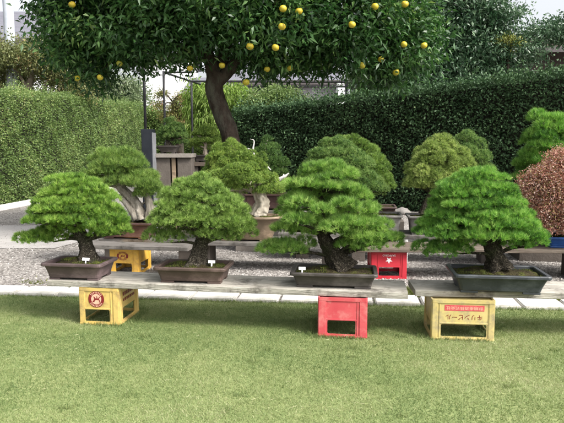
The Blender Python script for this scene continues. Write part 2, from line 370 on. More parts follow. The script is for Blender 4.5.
# ------------------------------------------------------------------ pots
def make_pot(root, w, d, h, mat, flare=.03, rim=.022, rcorner=.03, feet=True, oval=False, name='pot', bulge=0.0):
    """tray pot on the root's local origin (bottom of its feet), rim outer size w x d"""
    rc = min(w, d) * .49 if oval else rcorner
    fh = .018 if feet else 0.0
    wi, di = w - 2 * rim, d - 2 * rim
    def lp(ww, dd, z): return [(x, y, z) for x, y in rrect(ww, dd, max(.006, rc * min(1, ww / w)), 6 if oval else 3)]
    rimh = min(.026, h * .2)
    prof = [(wi - 2 * flare, di - 2 * flare, fh), (wi - 2 * flare + .012, di - 2 * flare + .012, fh + .006)]
    for t in (.35, .7):
        e = -2 * flare * (1 - t) + bulge * math.sin(t * PI)
        prof.append((wi + e, di + e, fh + (h - rimh - fh) * t))
    prof += [(wi, di, h - rimh - .004), (w - .008, d - .008, h - rimh), (w, d, h - rimh + .005), (w, d, h - .006), (w - .008, d - .008, h),
             (wi - .012, di - .012, h), (wi - .022, di - .022, h - .006), (wi - .03, di - .03, h - .045)]
    bm = bmesh.new()
    loft(bm, [lp(*p) for p in prof])
    o = bm_obj(name, bm, mat, root)
    for p in o.data.polygons: p.use_smooth = oval
    if feet:
        bw, bd = wi - 2 * flare, di - 2 * flare
        lw, ld = bw * .22, bd * .28
        for sx in (-1, 1):
            for sy in (-1, 1):
                b = bmesh.new()
                t = .022
                add_box(b, (sx * (bw / 2 - lw / 2), sy * (bd / 2 - t / 2), fh / 2 + .001), (lw, t, fh), bev=.003)
                add_box(b, (sx * (bw / 2 - t / 2), sy * (bd / 2 - t - (ld - t) / 2), fh / 2 + .001), (t, ld - t - .001, fh), bev=.003)
                bm_obj('foot', b, mat, root)
    # soil surface, mounded towards the trunk
    iw, idp = wi - .028, di - .028
    nx, ny = 40, 26
    V, Fc = [], []
    for j in range(ny + 1):
        for i in range(nx + 1):
            x, y = (i / nx - .5), (j / ny - .5)
            if oval:
                r = max(abs(x), abs(y)) * 2; l = math.hypot(x, y) or 1
                x, y = x / l * r * .5, y / l * r * .5
            X, Y = x * iw, y * idp
            e = max(0, 1 - math.hypot(x * 2, y * 2) ** 1.6)
            z = h - .028 + .045 * e + .016 * noise.noise(Vector((X * 14, Y * 14, h * 9))) + .006 * noise.noise(Vector((X * 50, Y * 50, 3)))
            V.append((X, Y, z))
    for j in range(ny):
        for i in range(nx):
            a = j * (nx + 1) + i; Fc.append((a, a + 1, a + nx + 2, a + nx + 1))
    np_mesh('soil', np.array(V), np.array(Fc), M['soil'], root, smooth=True)
    # moss tufts scattered in patches on the soil
    V = np.array(V)
    k = [i for i, v in enumerate(V) if noise.noise(Vector((v[0] * 7 + 3, v[1] * 9, w * 11))) > -.02]
    rng = np.random.default_rng(int(w * 1000))
    if k:
        B = V[rng.choice(k, 900)] + np.c_[rng.normal(0, .008, (900, 2)), np.zeros(900)]
        B = B[(abs(B[:, 0]) < iw / 2 - .005) & (abs(B[:, 1]) < idp / 2 - .005)]
        nv, nt_ = needles(B, np.tile([0, 0, 1.], (len(B), 1)), 5, .014, .55, .003, rng, .5, .25)
        mo = np_mesh('moss', nv, tri_faces(len(nv)), M['moss_leaf'], root, nt_)

def plant_label(root, loc, rz=0.2, s=1.0):
    b = bmesh.new()
    add_box(b, (0, 0, .032 * s), (.056 * s, .004, .024 * s), rz, .001)
    add_box(b, (0, 0, .008 * s), (.010, .003, .026 * s), rz)
    o = bm_obj('plant_label', b, M['tag'], root)
    o.location = loc
    o.rotation_euler = (-.35, 0, 0)

# ------------------------------------------------------------------ crowns
def pad_points(c, r, n, rng, low=-.25):
    """points on a flattened dome (upper part of an ellipsoid) with normals"""
    u = rng.uniform(low, 1, n); a = rng.uniform(0, 2 * PI, n)
    q = np.sqrt(np.maximum(0, 1 - u * u))
    s = np.c_[q * np.cos(a), q * np.sin(a), u]
    depth = rng.uniform(.78, 1.0, (n, 1)) ** .6
    P = np.array(c) + s * np.array(r) * depth
    return P, unit(s / np.array(r))

def crown_from_layers(pads, rng, dens, k, Ln, spread, w, up=.55, tv=.18, low=-.25):
    """pads: list of (centre, radii, tint). Tufts over each pad; returns verts, tints"""
    Vs, Ts = [], []
    for c, r, tn in pads:
        area = 2 * PI * (r[0] * r[1] * .55 + r[2] * (r[0] + r[1]) * .45)
        n = max(6, int(area * dens))
        P, Nn = pad_points(c, r, n, rng, low)
        D = unit(Nn * (1 - up) + np.array([0, 0, up]))
        V, T = needles(P, D, k, Ln, spread, w, rng, tn, tv)
        Vs.append(V); Ts.append(T)
    return np.concatenate(Vs), np.concatenate(Ts)

def build_layers(root_loc, Y, layers, rng, rho=.10, kf=.55, kb=.75, thk=None, fill=True, jit=.25):
    """layers: (y, xl, xr, thick) in photo pixels at depth Y -> pads in root-local coordinates.
    Each layer is an oval ring of overlapping pads, open-topped ones get inner rings too."""
    pads = []
    for (yy, xl, xr, th) in layers:
        A, B = at(xl, yy, Y), at(xr, yy, Y)
        s = Y / F
        cx, a, z = (A.x + B.x) / 2, (B.x - A.x) / 2, A.z
        tz = th * s / 2
        rr = min(rho, a * .95)
        rings = [a - rr * .85]
        if fill and a > rr * 2.2: rings.append(rings[0] - rr * 1.15)
        if fill and a > rr * 3.4: rings.append(rings[0] - rr * 2.3)
        if a <= rr * 1.2: rings = [0.0]
        for gi, ra in enumerate(rings):
            n = max(1, int(2 * PI * ra * .8 / (rr * 1.15)))
            ph = rng.uniform(0, 6.28)
            for i in range(n):
                t = ph + 2 * PI * i / n + rng.normal(0, .1)
                sx, sy = math.cos(t), math.sin(t)
                x = cx + ra * sx; y = Y + ra * sy * (kb if sy > 0 else kf)
                j = rng.normal(0, 1, 3) * jit
                f = rng.uniform(.7, 1.2)
                c = (x + j[0] * rr * .3 - root_loc[0], y + j[1] * rr * .3 - root_loc[1], z + j[2] * tz * .9 + gi * tz * .25 - (abs(sx) ** 3) * tz * .25 - root_loc[2])
                pads.append((c, (rr * f, rr * f * .9, tz * rng.uniform(.7, 1.35)), float(np.clip(rng.normal(.5, .11), .15, .85))))
    return pads

def pad_px(root_loc, Y, x, y, rx, ry, dy=0.0, rd=None, tn=.5):
    p = at(x, y, Y + dy); s = (Y + dy) / F
    return ((p.x - root_loc[0], p.y - root_loc[1], p.z - root_loc[2]), (rx * s, (rd if rd else rx * s * .8), ry * s), tn)

def scaffold(mb, root_loc, Y, trunk_px, pads, rng, seg=40, rough=.30, flare=.6, seed=1, every=3, br=.012):
    """trunk from (x,y,radius_m,dy) pixel points, with limbs reaching to the pads"""
    pts, rad = [], []
    for x, y, r, dy in trunk_px:
        p = at(x, y, Y + dy) - root_loc
        pts.append(p); rad.append(r)
    mb.tube(pts, rad, seg, rough, 9, flare, seed, 16)
    for i, (c, r, t) in enumerate(pads):
        if i % every: continue
        c = Vector(c)
        # nearest lower trunk point
        best = min(pts[1:], key=lambda p: (p - c).length + max(0, p.z - c.z) * 2)
        mid = best.lerp(c, .5) + Vector((rng.normal(0, .02), rng.normal(0, .02), .01))
        end = c - Vector((0, 0, r[2] * .3))
        mb.tube([best, mid, end], [br * 1.3, br, br * .4], 6, .15, 10, 0, i, 3)

def bonsai(label, Y, pot, trunk_px, layers, mat, bark, extra=(), seed=1, dens=900, k=11, Ln=.05, spread=.42, w=.0026,
           rho=.10, kf=.55, kb=.75, up=.55, flare=.6, group=None, labelpos=None, name='bonsai_tree', fill=True, every=3, jit=.5,
           tv=.24, low=-.15, cat='bonsai', br=.012, extra_trunks=()):
    """pot = dict(x, y, w, d, h, mat, z) : pixel of the front bottom middle, sizes in metres"""
    rng = np.random.default_rng(seed)
    p = at(pot['x'], pot['y'], Y); zb = pot['z']
    loc = Vector((p.x, Y, zb))
    root = empty(name, loc, label, cat, group)
    rz = pot.get('rz', YAW)
    base = empty('container', (0, 0, 0), None, None) if False else None
    # the pot is built square to its own axes then turned to lie along the bench
    before = set(o.name for o in C.objects)
    make_pot(root, pot['w'], pot['d'], pot['h'], pot['mat'], pot.get('flare', .03), pot.get('rim', .022), pot.get('rc', .03),
             pot.get('feet', True), pot.get('oval', False), bulge=pot.get('bulge', 0))
    for o in list(root.children):
        o.rotation_euler.z = rz
    pads = build_layers(loc, Y, layers, rng, rho, kf, kb, fill=fill, jit=jit)
    for e in extra: pads.append(pad_px(loc, Y, *e))
    V, T = crown_from_layers(pads, rng, dens, k, Ln, spread, w, up, tv, low)
    np_mesh('crown', V, tri_faces(len(V)), mat, root, T)
    mb = MB(); scaffold(mb, loc, Y, trunk_px, pads, rng, flare=flare, seed=seed, every=every, br=br)
    for tp in extra_trunks:
        mb.tube([at(x, y, Y + dy) - loc for x, y, r, dy in tp], [q[2] for q in tp], 16, .25, 8, .3, seed + 3, 8)
    mb.build('trunk', bark, root)
    if labelpos:
        plant_label(root, labelpos)
    return root, loc, pads

# ------------------------------------------------------------------ crates
def plate_hole(bm, W, z0, z1, hx0, hx1, hz0, hz1, t, r, place):
    """upright plate of thickness t with a rounded opening; place maps (x, depth, z) -> world"""
    K = 5
    inner = []
    for cx, cz, a0 in ((hx1 - r, hz1 - r, 0), (hx0 + r, hz1 - r, PI / 2), (hx0 + r, hz0 + r, PI), (hx1 - r, hz0 + r, 1.5 * PI)):
        for i in range(K + 1):
            a = a0 + PI / 2 * i / K
            inner.append((cx + r * math.cos(a), cz + r * math.sin(a)))
    outer = []
    corners = [(W / 2, z1), (-W / 2, z1), (-W / 2, z0), (W / 2, z0)]
    for q, (cx, cz) in enumerate(corners):
        for i in range(K + 1):
            ix, iz = inner[q * (K + 1) + i]
            if i == K // 2 or i == K // 2 + 1: outer.append((cx, cz) if i == K // 2 else None)
            elif (i < K // 2) == (q in (0, 2)): outer.append((cx, iz))
            else: outer.append((ix, cz))
    for i, o in enumerate(outer):
        if o is None:
            q = i // (K + 1); cx, cz = corners[q]; ix, iz = inner[i]
            outer[i] = (cx + (ix - cx) * .12, cz) if q in (0, 2) else (cx, cz + (iz - cz) * .12)
    loops = []
    for pts, dd in ((outer, t), (outer, 0), (inner, 0), (inner, t)):
        loops.append([bm.verts.new(place(x, dd, z)) for x, z in pts])
    n = len(inner)
    for a, b in zip(loops, loops[1:] + loops[:1]):
        for i in range(n):
            try: bm.faces.new((a[i], a[(i + 1) % n], b[(i + 1) % n], b[i]))
            except ValueError: pass

def make_crate(label, loc, W, D, H, mat, rz, group, hole=(.18, .80), hz=(.10, .43), post=.05, side_hole=(.2, .8), ribs=True):
    root = empty('bottle_crate', loc, label, 'crate', group, rz)
    bm = bmesh.new()
    t = .007
    e = .003
    for i, (w_, off, hl) in enumerate(((W, D / 2, hole), (D, W / 2, side_hole), (W, D / 2, hole), (D, W / 2, side_hole))):
        a = (0, PI / 2, PI, -PI / 2)[i]
        # i=0 faces -y
        Rm = Matrix.Rotation(a, 3, 'Z')
        def place(x, dd, z, Rm=Rm, off=off): return Rm @ Vector((x, -off + e + dd, z))
        ww = w_ - 2 * e - (0 if i % 2 == 0 else 2 * t)
        plate_hole(bm, ww, .012, H - .008, -w_ / 2 + w_ * hl[0], -w_ / 2 + w_ * hl[1], H * hz[0], H * hz[1], t, .012, place)
        # frame round the opening, ribs, corner posts
        def bar(x0, x1, z0, z1, proud, Rm=Rm, off=off, th=.006):
            c = Rm @ Vector(((x0 + x1) / 2, -off + e - proud + th / 2, (z0 + z1) / 2))
            add_box(bm, c, (x1 - x0, th, z1 - z0), a, .0015)
        hx0, hx1 = -w_ / 2 + w_ * hl[0], -w_ / 2 + w_ * hl[1]
        bar(hx0 - .010, hx1 + .010, H * hz[1] + .002, H * hz[1] + .012, .0025)
        bar(-w_ / 2 + .004, -w_ / 2 + post * .8, .020, H - .028, .0052)
        bar(w_ / 2 - post * .8, w_ / 2 - .004, .020, H - .028, .0052)
        if ribs:
            bar(hx0 - .016, hx0 - .010, .020, H - .028, .0035)
            bar(hx1 + .010, hx1 + .016, .020, H - .028, .0035)
    # rim at the foot (the crate stands upside down) and the rim round the former base
    def band(z0, z1, out, tt):
        lo = [(x, y, z0) for x, y in rrect(W + 2 * out, D + 2 * out, .012)]; hi = [(x, y, z1) for x, y in rrect(W + 2 * out, D + 2 * out, .012)]
        li = [(x, y, z0) for x, y in rrect(W - 2 * tt, D - 2 * tt, .010)]; hi2 = [(x, y, z1) for x, y in rrect(W - 2 * tt, D - 2 * tt, .010)]
        rows = [[bm.verts.new(p) for p in q] for q in (lo, hi, hi2, li)]
        n = len(lo)
        for A, B in zip(rows, rows[1:] + rows[:1]):
            for q in range(n): bm.faces.new((A[q], A[(q + 1) % n], B[(q + 1) % n], B[q]))
    band(0, .020, .005, .012)
    band(H - .026, H, .003, .010)
    add_box(bm, (0, 0, H - .012), (W - .024, D - .024, .006))
    bm_obj('shell', bm, mat, root)
    # bottle compartments inside
    bm = bmesh.new()
    nx, ny = 3, 4
    for i in range(1, nx + 1): add_box(bm, (-W / 2 + W * i / (nx + 1), 0, H - .016 - .055), (.004, D - .03, .11))
    for j in range(1, ny + 1): add_box(bm, (0, -D / 2 + D * j / (ny + 1), H - .0175 - .05), (W - .03, .004, .10))
    bm_obj('bottle_divider', bm, mat, root)
    return root

def text_obj(txt, size, mat, parent, loc, rot, extrude=.0006, sx=1.0):
    cu = bpy.data.curves.new('lettering', 'FONT'); cu.body = txt; cu.size = size
    cu.align_x = 'CENTER'; cu.align_y = 'CENTER'; cu.extrude = extrude
    o = bpy.data.objects.new('lettering', cu); C.objects.link(o)
    bpy.context.view_layer.update()
    me = bpy.data.meshes.new_from_object(o.evaluated_get(bpy.context.evaluated_depsgraph_get()))
    bpy.data.objects.remove(o)
    q = bpy.data.objects.new('lettering', me); me.name = 'lettering'; me.materials.clear(); me.materials.append(mat)
    C.objects.link(q); q.parent = parent; q.location = loc; q.rotation_euler = rot; q.scale = (sx, 1, 1)
    return q

def emblem(root, W, D, H, mat_ring, mat_disc, cx, cz, R):
    """round printed badge: dark ring with pale marks, pale disc with a galloping beast in red"""
    y = -D / 2 - .0005
    def disc(r0, r1, yy, mat, name, parent):
        bm = bmesh.new(); n = 48
        A = [bm.verts.new((r1 * math.cos(2 * PI * i / n), yy, r1 * math.sin(2 * PI * i / n))) for i in range(n)]
        if r0:
            B = [bm.verts.new((r0 * math.cos(2 * PI * i / n), yy, r0 * math.sin(2 * PI * i / n))) for i in range(n)]
            for i in range(n): bm.faces.new((A[i], A[(i + 1) % n], B[(i + 1) % n], B[i]))
        else: bm.faces.new(A)
        return bm_obj(name, bm, mat, parent)
    e = disc(.64 * R, R, 0, mat_ring, 'emblem', root); e.location = (cx, y, cz)
    d = disc(0, .64 * R, -.0004, mat_disc, 'emblem_disc', e)
    # lettering round the ring: one arc above, one below
    for arc in (np.linspace(40, 140, 8), np.linspace(218, 322, 9)):
        bm = bmesh.new()
        for a in arc:
            t = math.radians(a)
            s = R * .15
            m = Matrix.Rotation(-(t - PI / 2), 3, 'Y')
            for k in range(2):
                c = Vector(((.82 + (.06 if k else -.06)) * R * math.cos(t), -.0006, (.82 + (.06 if k else -.06)) * R * math.sin(t)))
                u = m @ Vector((s * (.45 if k else .30), 0, 0)); v = m @ Vector((0, 0, s * .28))
                bm.faces.new([bm.verts.new(c - u - v), bm.verts.new(c + u - v), bm.verts.new(c + u + v), bm.verts.new(c - u + v)])
        bm_obj('ring_lettering', bm, mat_disc, e)
    # beast, upside down like the crate: body, neck, legs, tail
    bm = bmesh.new()
    def blob(pts):
        bm.faces.new([bm.verts.new((-px * R, -.0010, -pz * R)) for px, pz in pts])
    blob([(-.42, -.02), (-.30, .12), (-.05, .10), (.16, .16), (.26, .02), (.10, -.12), (-.20, -.10)])
    blob([(.14, .10), (.24, .36), (.44, .34), (.50, .24), (.36, .20), (.28, .0)])
    blob([(-.36, -.02), (-.50, -.30), (-.42, -.34), (-.24, -.08)])
    blob([(.06, -.08), (.24, -.34), (.34, -.30), (.22, .0)])
    blob([(-.16, -.08), (-.14, -.36), (-.04, -.36), (-.06, -.08)])
    blob([(-.40, .06), (-.54, .24), (-.40, .42), (-.34, .30), (-.42, .22), (-.30, .10)])
    bm_obj('beast_figure', bm, mat_ring, e)
    return e

# ------------------------------------------------------------------ WORLD, SUN, CAMERA
SUN = Vector((.58, -.38, .74)).normalized()
w = bpy.data.worlds.new('World'); SC.world = w; w.use_nodes = True
nt = w.node_tree; nt.nodes.clear()
sky = nt.nodes.new('ShaderNodeTexSky'); sky.sky_type = 'NISHITA'; sky.sun_disc = False
sky.sun_elevation = math.asin(SUN.z); sky.sun_rotation = math.atan2(SUN.x, SUN.y)
sky.dust_density = 6.0; sky.air_density = 1.0; sky.ozone_density = 1.0
hs = nt.nodes.new('ShaderNodeHueSaturation'); hs.inputs['Saturation'].default_value = .22
bg = nt.nodes.new('ShaderNodeBackground'); bg.inputs['Strength'].default_value = .15
ou = nt.nodes.new('ShaderNodeOutputWorld')
nt.links.new(sky.outputs[0], hs.inputs['Color']); nt.links.new(hs.outputs[0], bg.inputs['Color']); nt.links.new(bg.outputs[0], ou.inputs['Surface'])

li = bpy.data.lights.new('sun', 'SUN'); li.energy = 2.2; li.angle = math.radians(12); li.color = (1, .955, .88)
lo = bpy.data.objects.new('sun', li); C.objects.link(lo); lo.rotation_euler = SUN.to_track_quat('Z', 'Y').to_euler(); lo.location = (20, -8, 24)

cam = bpy.data.cameras.new('camera'); co = bpy.data.objects.new('camera', cam); C.objects.link(co)
cam.sensor_width = 36; cam.lens = 36 * F / 564; cam.clip_end = 600; cam.clip_start = .05
co.location = (0, 0, CAM_H); co.rotation_euler = (PI / 2 - PITCH, 0, 0)
SC.camera = co
SC.view_settings.view_transform = 'Standard'; SC.view_settings.look = 'None'
SC.view_settings.exposure = 1.15; SC.view_settings.gamma = 1.0
SC.render.engine = 'CYCLES'
SC.cycles.max_bounces = 6; SC.cycles.diffuse_bounces = 3; SC.cycles.glossy_bounces = 2; SC.cycles.transmission_bounces = 3

# ------------------------------------------------------------------ GROUND
def sheet(name, pts, z, mat, kind='structure'):
    me = bpy.data.meshes.new(name); me.from_pydata([(x, y, z) for x, y in pts], [], [tuple(range(len(pts)))]); me.update()
    return tag(finish(bpy.data.objects.new(name, me), None, mat), kind=kind)

def ground_mat():
    m, nt, N, L = new_mat('gravel_ground')
    tc = N.new('ShaderNodeTexCoord')
    v = N.new('ShaderNodeTexVoronoi'); v.inputs['Scale'].default_value = 34
    L.new(tc.outputs['Object'], v.inputs['Vector'])
    hue = ramp(N, [(0, (.09, .080, .072)), (.35, (.18, .165, .152)), (.7, (.26, .242, .226)), (1, (.38, .358, .335))])
    sp = N.new('ShaderNodeSeparateColor'); L.new(v.outputs['Color'], sp.inputs[0]); L.new(sp.outputs[0], hue.inputs[0])
    no = N.new('ShaderNodeTexNoise'); no.inputs['Scale'].default_value = .8; no.inputs['Detail'].default_value = 5
    L.new(tc.outputs['Object'], no.inputs['Vector'])
    rr = ramp(N, [(.45, (1, 1, 1)), (.7, (.72, .72, .70))]); L.new(no.outputs['Fac'], rr.inputs[0])
    mx = N.new('ShaderNodeMix'); mx.data_type = 'RGBA'; mx.blend_type = 'MULTIPLY'; mx.inputs[0].default_value = 1
    L.new(hue.outputs[0], mx.inputs[6]); L.new(rr.outputs[0], mx.inputs[7])
    p = N.new('ShaderNodeBsdfPrincipled'); p.inputs['Roughness'].default_value = .9
    L.new(mx.outputs[2], p.inputs['Base Color'])
    b = N.new('ShaderNodeBump'); b.inputs['Strength'].default_value = .8; b.inputs['Distance'].default_value = .015; b.invert = True
    L.new(v.outputs['Distance'], b.inputs['Height']); L.new(b.outputs[0], p.inputs['Normal'])
    o = N.new('ShaderNodeOutputMaterial'); L.new(p.outputs[0], o.inputs['Surface'])
    return m

GR = ground_mat()
sheet('ground', [(-260, -60), (260, -60), (260, 420), (-260, 420)], 0, GR)

# line of the edging stones (front and back), slightly oblique
def edge_y(x, back=False):
    y0 = 5.39 + (x + 2.72) * (4.90 - 5.41) / (2.46 + 2.72)
    return y0 + (.31 if back else 0)

def lawn_mat():
    m, nt, N, L = new_mat('lawn_turf')
    tc = N.new('ShaderNodeTexCoord')
    a = N.new('ShaderNodeTexNoise'); a.inputs['Scale'].default_value = 1.1; a.inputs['Detail'].default_value = 7; a.inputs['Roughness'].default_value = .7
    b = N.new('ShaderNodeTexNoise'); b.inputs['Scale'].default_value = 60; b.inputs['Detail'].default_value = 4
    L.new(tc.outputs['Object'], a.inputs['Vector']); L.new(tc.outputs['Object'], b.inputs['Vector'])
    mx = N.new('ShaderNodeMix'); mx.data_type = 'FLOAT'; mx.inputs[0].default_value = .45
    L.new(a.outputs['Fac'], mx.inputs[2]); L.new(b.outputs['Fac'], mx.inputs[3])
    r = ramp(N, [(.3, (.08, .125, .036)), (.5, (.15, .19, .065)), (.68, (.24, .255, .11))]); L.new(mx.outputs[0], r.inputs[0])
    p = N.new('ShaderNodeBsdfPrincipled'); p.inputs['Roughness'].default_value = .95; L.new(r.outputs[0], p.inputs['Base Color'])
    o = N.new('ShaderNodeOutputMaterial'); L.new(p.outputs[0], o.inputs['Surface'])
    return m
LAWN = lawn_mat()
sheet('lawn', [(-14, -8), (14, -8), (14, edge_y(14)), (-14, edge_y(-14))], .004, LAWN)

# grass blades: short mown turf with straw patches, denser close by
def grass_tint(x, y):
    n1 = noise.fractal(Vector((x * .9, y * 1.3, 1.7)), 1.0, 2.0, 4)
    n2 = noise.noise(Vector((x * 4.5, y * 6, 9.1)))
    n3 = noise.noise(Vector((x * 13, y * 16, 4.4)))
    return .46 + .34 * n1 + .16 * n2 + .14 * n3

def make_grass():
    rng = np.random.default_rng(11)
    n = 760000
    x = rng.uniform(-4.6, 4.6, n); y = 2.1 + (5.55 - 2.1) * rng.uniform(0, 1, n) ** .9
    ok = (y < 5.40 + (x + 2.72) * -.0985 + .015) & (abs(x) < .62 * y + 1.6)
    x, y = x[ok], y[ok]; n = len(x)
    # tint from a coarse lookup grid
    gx = np.linspace(-4.7, 4.7, 190); gy = np.linspace(2.0, 5.7, 110)
    G = np.array([[grass_tint(a, b) for a in gx] for b in gy])
    ix = np.clip(((x + 4.7) / 9.4 * 189).astype(int), 0, 189); iy = np.clip(((y - 2.0) / 3.7 * 109).astype(int), 0, 109)
    t = np.clip(G[iy, ix] + rng.normal(0, .17, n), 0, 1)
    h = rng.uniform(.010, .024, (n, 1)); lean = rng.normal(0, .75, (n, 2))
    d = unit(np.c_[lean, np.ones(n)])
    P = np.c_[x, y, np.full(n, .003)]
    s = unit(np.cross(d, rng.normal(0, 1, (n, 3)))) * .0016
    V = np.empty((n, 3, 3)); V[:, 0] = P - s; V[:, 1] = P + s; V[:, 2] = P + d * h
    g = np_mesh('grass', V.reshape(-1, 3), tri_faces(n * 3), M['grass'], None, np.repeat(t, 3))
    tag(g, 'short mown grass of the lawn, green mixed with straw', 'grass', None, 'stuff')
make_grass()

def make_tufts():
    rng = np.random.default_rng(17)
    pts = []
    for cx, cy, hw, hd, a in ((-1.43, 4.69, .175, .215, YAW), (.45, 4.39, .19, .225, YAW), (1.34, 4.30, .236, .185, math.radians(-5.5))):
        for _ in range(420):
            sd = rng.integers(0, 4); u = rng.uniform(-1, 1); o = abs(rng.normal(0, .02)) + .006
            x, y = ((u * hw, -hd - o), (u * hw, hd + o), (-hw - o, u * hd), (hw + o, u * hd))[sd]
            pts.append((cx + x * math.cos(a) - y * math.sin(a), cy + x * math.sin(a) + y * math.cos(a), .003))
    for _ in range(900):      # along the edging stones
        x = rng.uniform(-3.2, 3.2); pts.append((x, 5.39 + (x + 2.72) * -.0985 - abs(rng.normal(0, .02)), .003))
    for _ in range(60):       # stray tufts in the turf
        cx, cy = rng.uniform(-2.6, 2.6), rng.uniform(2.6, 5.2)
        for _ in range(rng.integers(6, 20)): pts.append((cx + rng.normal(0, .03), cy + rng.normal(0, .02), .003))
    P = np.array(pts)
    V, T = needles(P, np.tile([0, 0, 1.], (len(P), 1)), 4, .040, .55, .0036, rng, .35, .2)
    tag(np_mesh('grass', V, tri_faces(len(V)), M['grass'], None, T), 'longer grass tufts round the crate feet and the edging stones', 'grass', None, 'stuff')
    n = 900                  # dry clippings lying on the turf
    P = np.c_[rng.uniform(-3, 3, n), rng.uniform(2.4, 5.3, n), rng.uniform(.014, .022, n)]
    a = rng.uniform(0, 6.28, n); D = np.c_[np.cos(a), np.sin(a), rng.normal(0, .12, n)]
    V, T = needles(P, D, 1, .045, .05, .003, rng, 1.0, .1)
    tag(np_mesh('straw', V, tri_faces(len(V)), M['grass'], None, T), 'dry straw clippings lying on the lawn', 'straw', None, 'stuff')
make_tufts()

# gravel: loose stones over the ground behind the edging
def make_gravel():
    rng = np.random.default_rng(5)
    n = 38000
    y = 4.9 + 7.5 * rng.uniform(0, 1, n) ** 1.35; x = rng.uniform(-1, 1, n) * (.58 * y + .3)
    ok = (y > 5.40 + (x + 2.72) * -.0985 + .33)
    x, y = x[ok], y[ok]; n = len(x)
    oct_ = np.array([(1, 0, 0), (.3, .9, .1), (-.8, .5, 0), (-.8, -.6, .05), (.4, -.9, 0), (.1, .1, .75)], float)
    fc = np.array([(0, 1, 5), (1, 2, 5), (2, 3, 5), (3, 4, 5), (4, 0, 5)])
    s = rng.uniform(.007, .016, (n, 1, 1)) * (1 + .03 * (y[:, None, None] - 5))
    a = rng.uniform(0, 6.28, n); ca, sa = np.cos(a), np.sin(a)
    V = oct_[None] * s * (1 + rng.normal(0, .18, (n, 6, 3)))
    X = V[..., 0] * ca[:, None] - V[..., 1] * sa[:, None] * .8; Yv = V[..., 0] * sa[:, None] + V[..., 1] * ca[:, None] * .8
    V = np.stack([X + x[:, None], Yv + y[:, None], np.maximum(V[..., 2], -.002) + .002], -1)
    Fc = (np.arange(n)[:, None, None] * 6 + fc[None]).reshape(-1, 3)
    m, nt, N, L = new_mat('gravel_stones')
    at_ = N.new('ShaderNodeAttribute'); at_.attribute_name = 'tint'
    r = ramp(N, [(0, (.075, .066, .058)), (.3, (.165, .150, .138)), (.65, (.255, .236, .220)), (1, (.42, .395, .37))]); L.new(at_.outputs['Fac'], r.inputs[0])
    p = N.new('ShaderNodeBsdfPrincipled'); p.inputs['Roughness'].default_value = .85; L.new(r.outputs[0], p.inputs['Base Color'])
    o = N.new('ShaderNodeOutputMaterial'); L.new(p.outputs[0], o.inputs['Surface'])
    g = np_mesh('gravel', V.reshape(-1, 3), Fc, m, None, np.repeat(np.clip(rng.normal(.5, .22, n), 0, 1), 6))
    tag(g, 'loose grey gravel stones spread behind the stone edging', 'gravel', None, 'stuff')
make_gravel()

# moss and weeds along the gravel side of the edging
def make_weeds():
    rng = np.random.default_rng(21)
    n = 5200
    x = rng.uniform(-3.4, 3.4, n); off = np.abs(rng.normal(0, .13, n))
    y = 5.40 + (x + 2.72) * -.0985 + .33 + off
    x2 = rng.normal(1.12, .22, 2600); y2 = rng.normal(5.45, .14, 2600)
    x = np.concatenate([x, x2]); y = np.concatenate([y, y2])
    k = np.array([noise.noise(Vector((a * 1.7, b * 3, 4))) > (.05 if i < n else -.5) for i, (a, b) in enumerate(zip(x, y))])
    k &= y > 5.40 + (x + 2.72) * -.0985 + .325
    P = np.c_[x[k], y[k], np.full(k.sum(), .002)]
    V, T = needles(P, np.tile([0, 0, 1.], (len(P), 1)), 5, .030, .8, .005, rng, .5, .25)
    tag(np_mesh('weeds', V, tri_faces(len(V)), M['moss_leaf'], None, T), 'low mossy weeds between the edging stones and the gravel', 'weeds', None, 'stuff')
make_weeds()

# edging stones
def edging():
    x = -3.5; i = 0
    rng = random.Random(3)
    while x < 3.6:
        L_ = rng.uniform(.38, .46)
        bm = bmesh.new()
        g = .014
        sk = .035
        y0, y1 = edge_y(x), edge_y(x + L_)
        pts = [(x + g, edge_y(x) + rng.uniform(-.006, .006)), (x + L_ - g, y1 + rng.uniform(-.006, .006)), (x + L_ - g + sk, edge_y(x + L_ + sk) + .30 + rng.uniform(-.012, .012)), (x + g + sk, edge_y(x + sk) + .30 + rng.uniform(-.012, .012))]
        cx, cy = sum(p[0] for p in pts) / 4, sum(p[1] for p in pts) / 4
        hgt = rng.uniform(.030, .042)
        lo_ = [bm.verts.new((p[0] - cx, p[1] - cy, 0)) for p in pts]; hi_ = [bm.verts.new((p[0] - cx, p[1] - cy, hgt + rng.uniform(-.004, .004))) for p in pts]
        bm.faces.new(lo_[::-1]); bm.faces.new(hi_)
        for k in range(4): bm.faces.new((lo_[k], lo_[(k + 1) % 4], hi_[(k + 1) % 4], hi_[k]))
        bmesh.ops.bevel(bm, geom=[e for e in bm.edges if e.verts[0] in hi_ or e.verts[1] in hi_], offset=.008, segments=2, affect='EDGES')
        o = bm_obj('edging_stone', bm, M['edging']); o.location = (cx, cy, .001)
        tag(o, 'flat pale stone slab in the edging between lawn and gravel', 'edging stone', 'pale stone slabs edging the lawn')
        x += L_; i += 1
edging()

# pale paved path far on the left and kerb under the left hedge
sheet('path', [(-40, 8.1), (-3.3, 8.0), (-2.6, 10.4), (-40, 10.5)], .008, noisy_mat('pale_paving', [(.3, (.25, .238, .23)), (.7, (.34, .325, .31))], 2, 8, .9, .2, 30))
bm = bmesh.new()
def hedge_l(t): return Vector((-7.23 + .93 * t, 8.6 + 17.4 * t, 0))
a, b = hedge_l(0), hedge_l(1)
d = (b - a).normalized(); nrm = Vector((d.y, -d.x, 0))
add_box(bm, (a + b) / 2 + nrm * .42 + Vector((0, 0, .06)), ((b - a).length, .16, .12), math.atan2(d.y, d.x), .01)
o = bm_obj('kerb', bm, M['white_block']); tag(o, kind='structure')

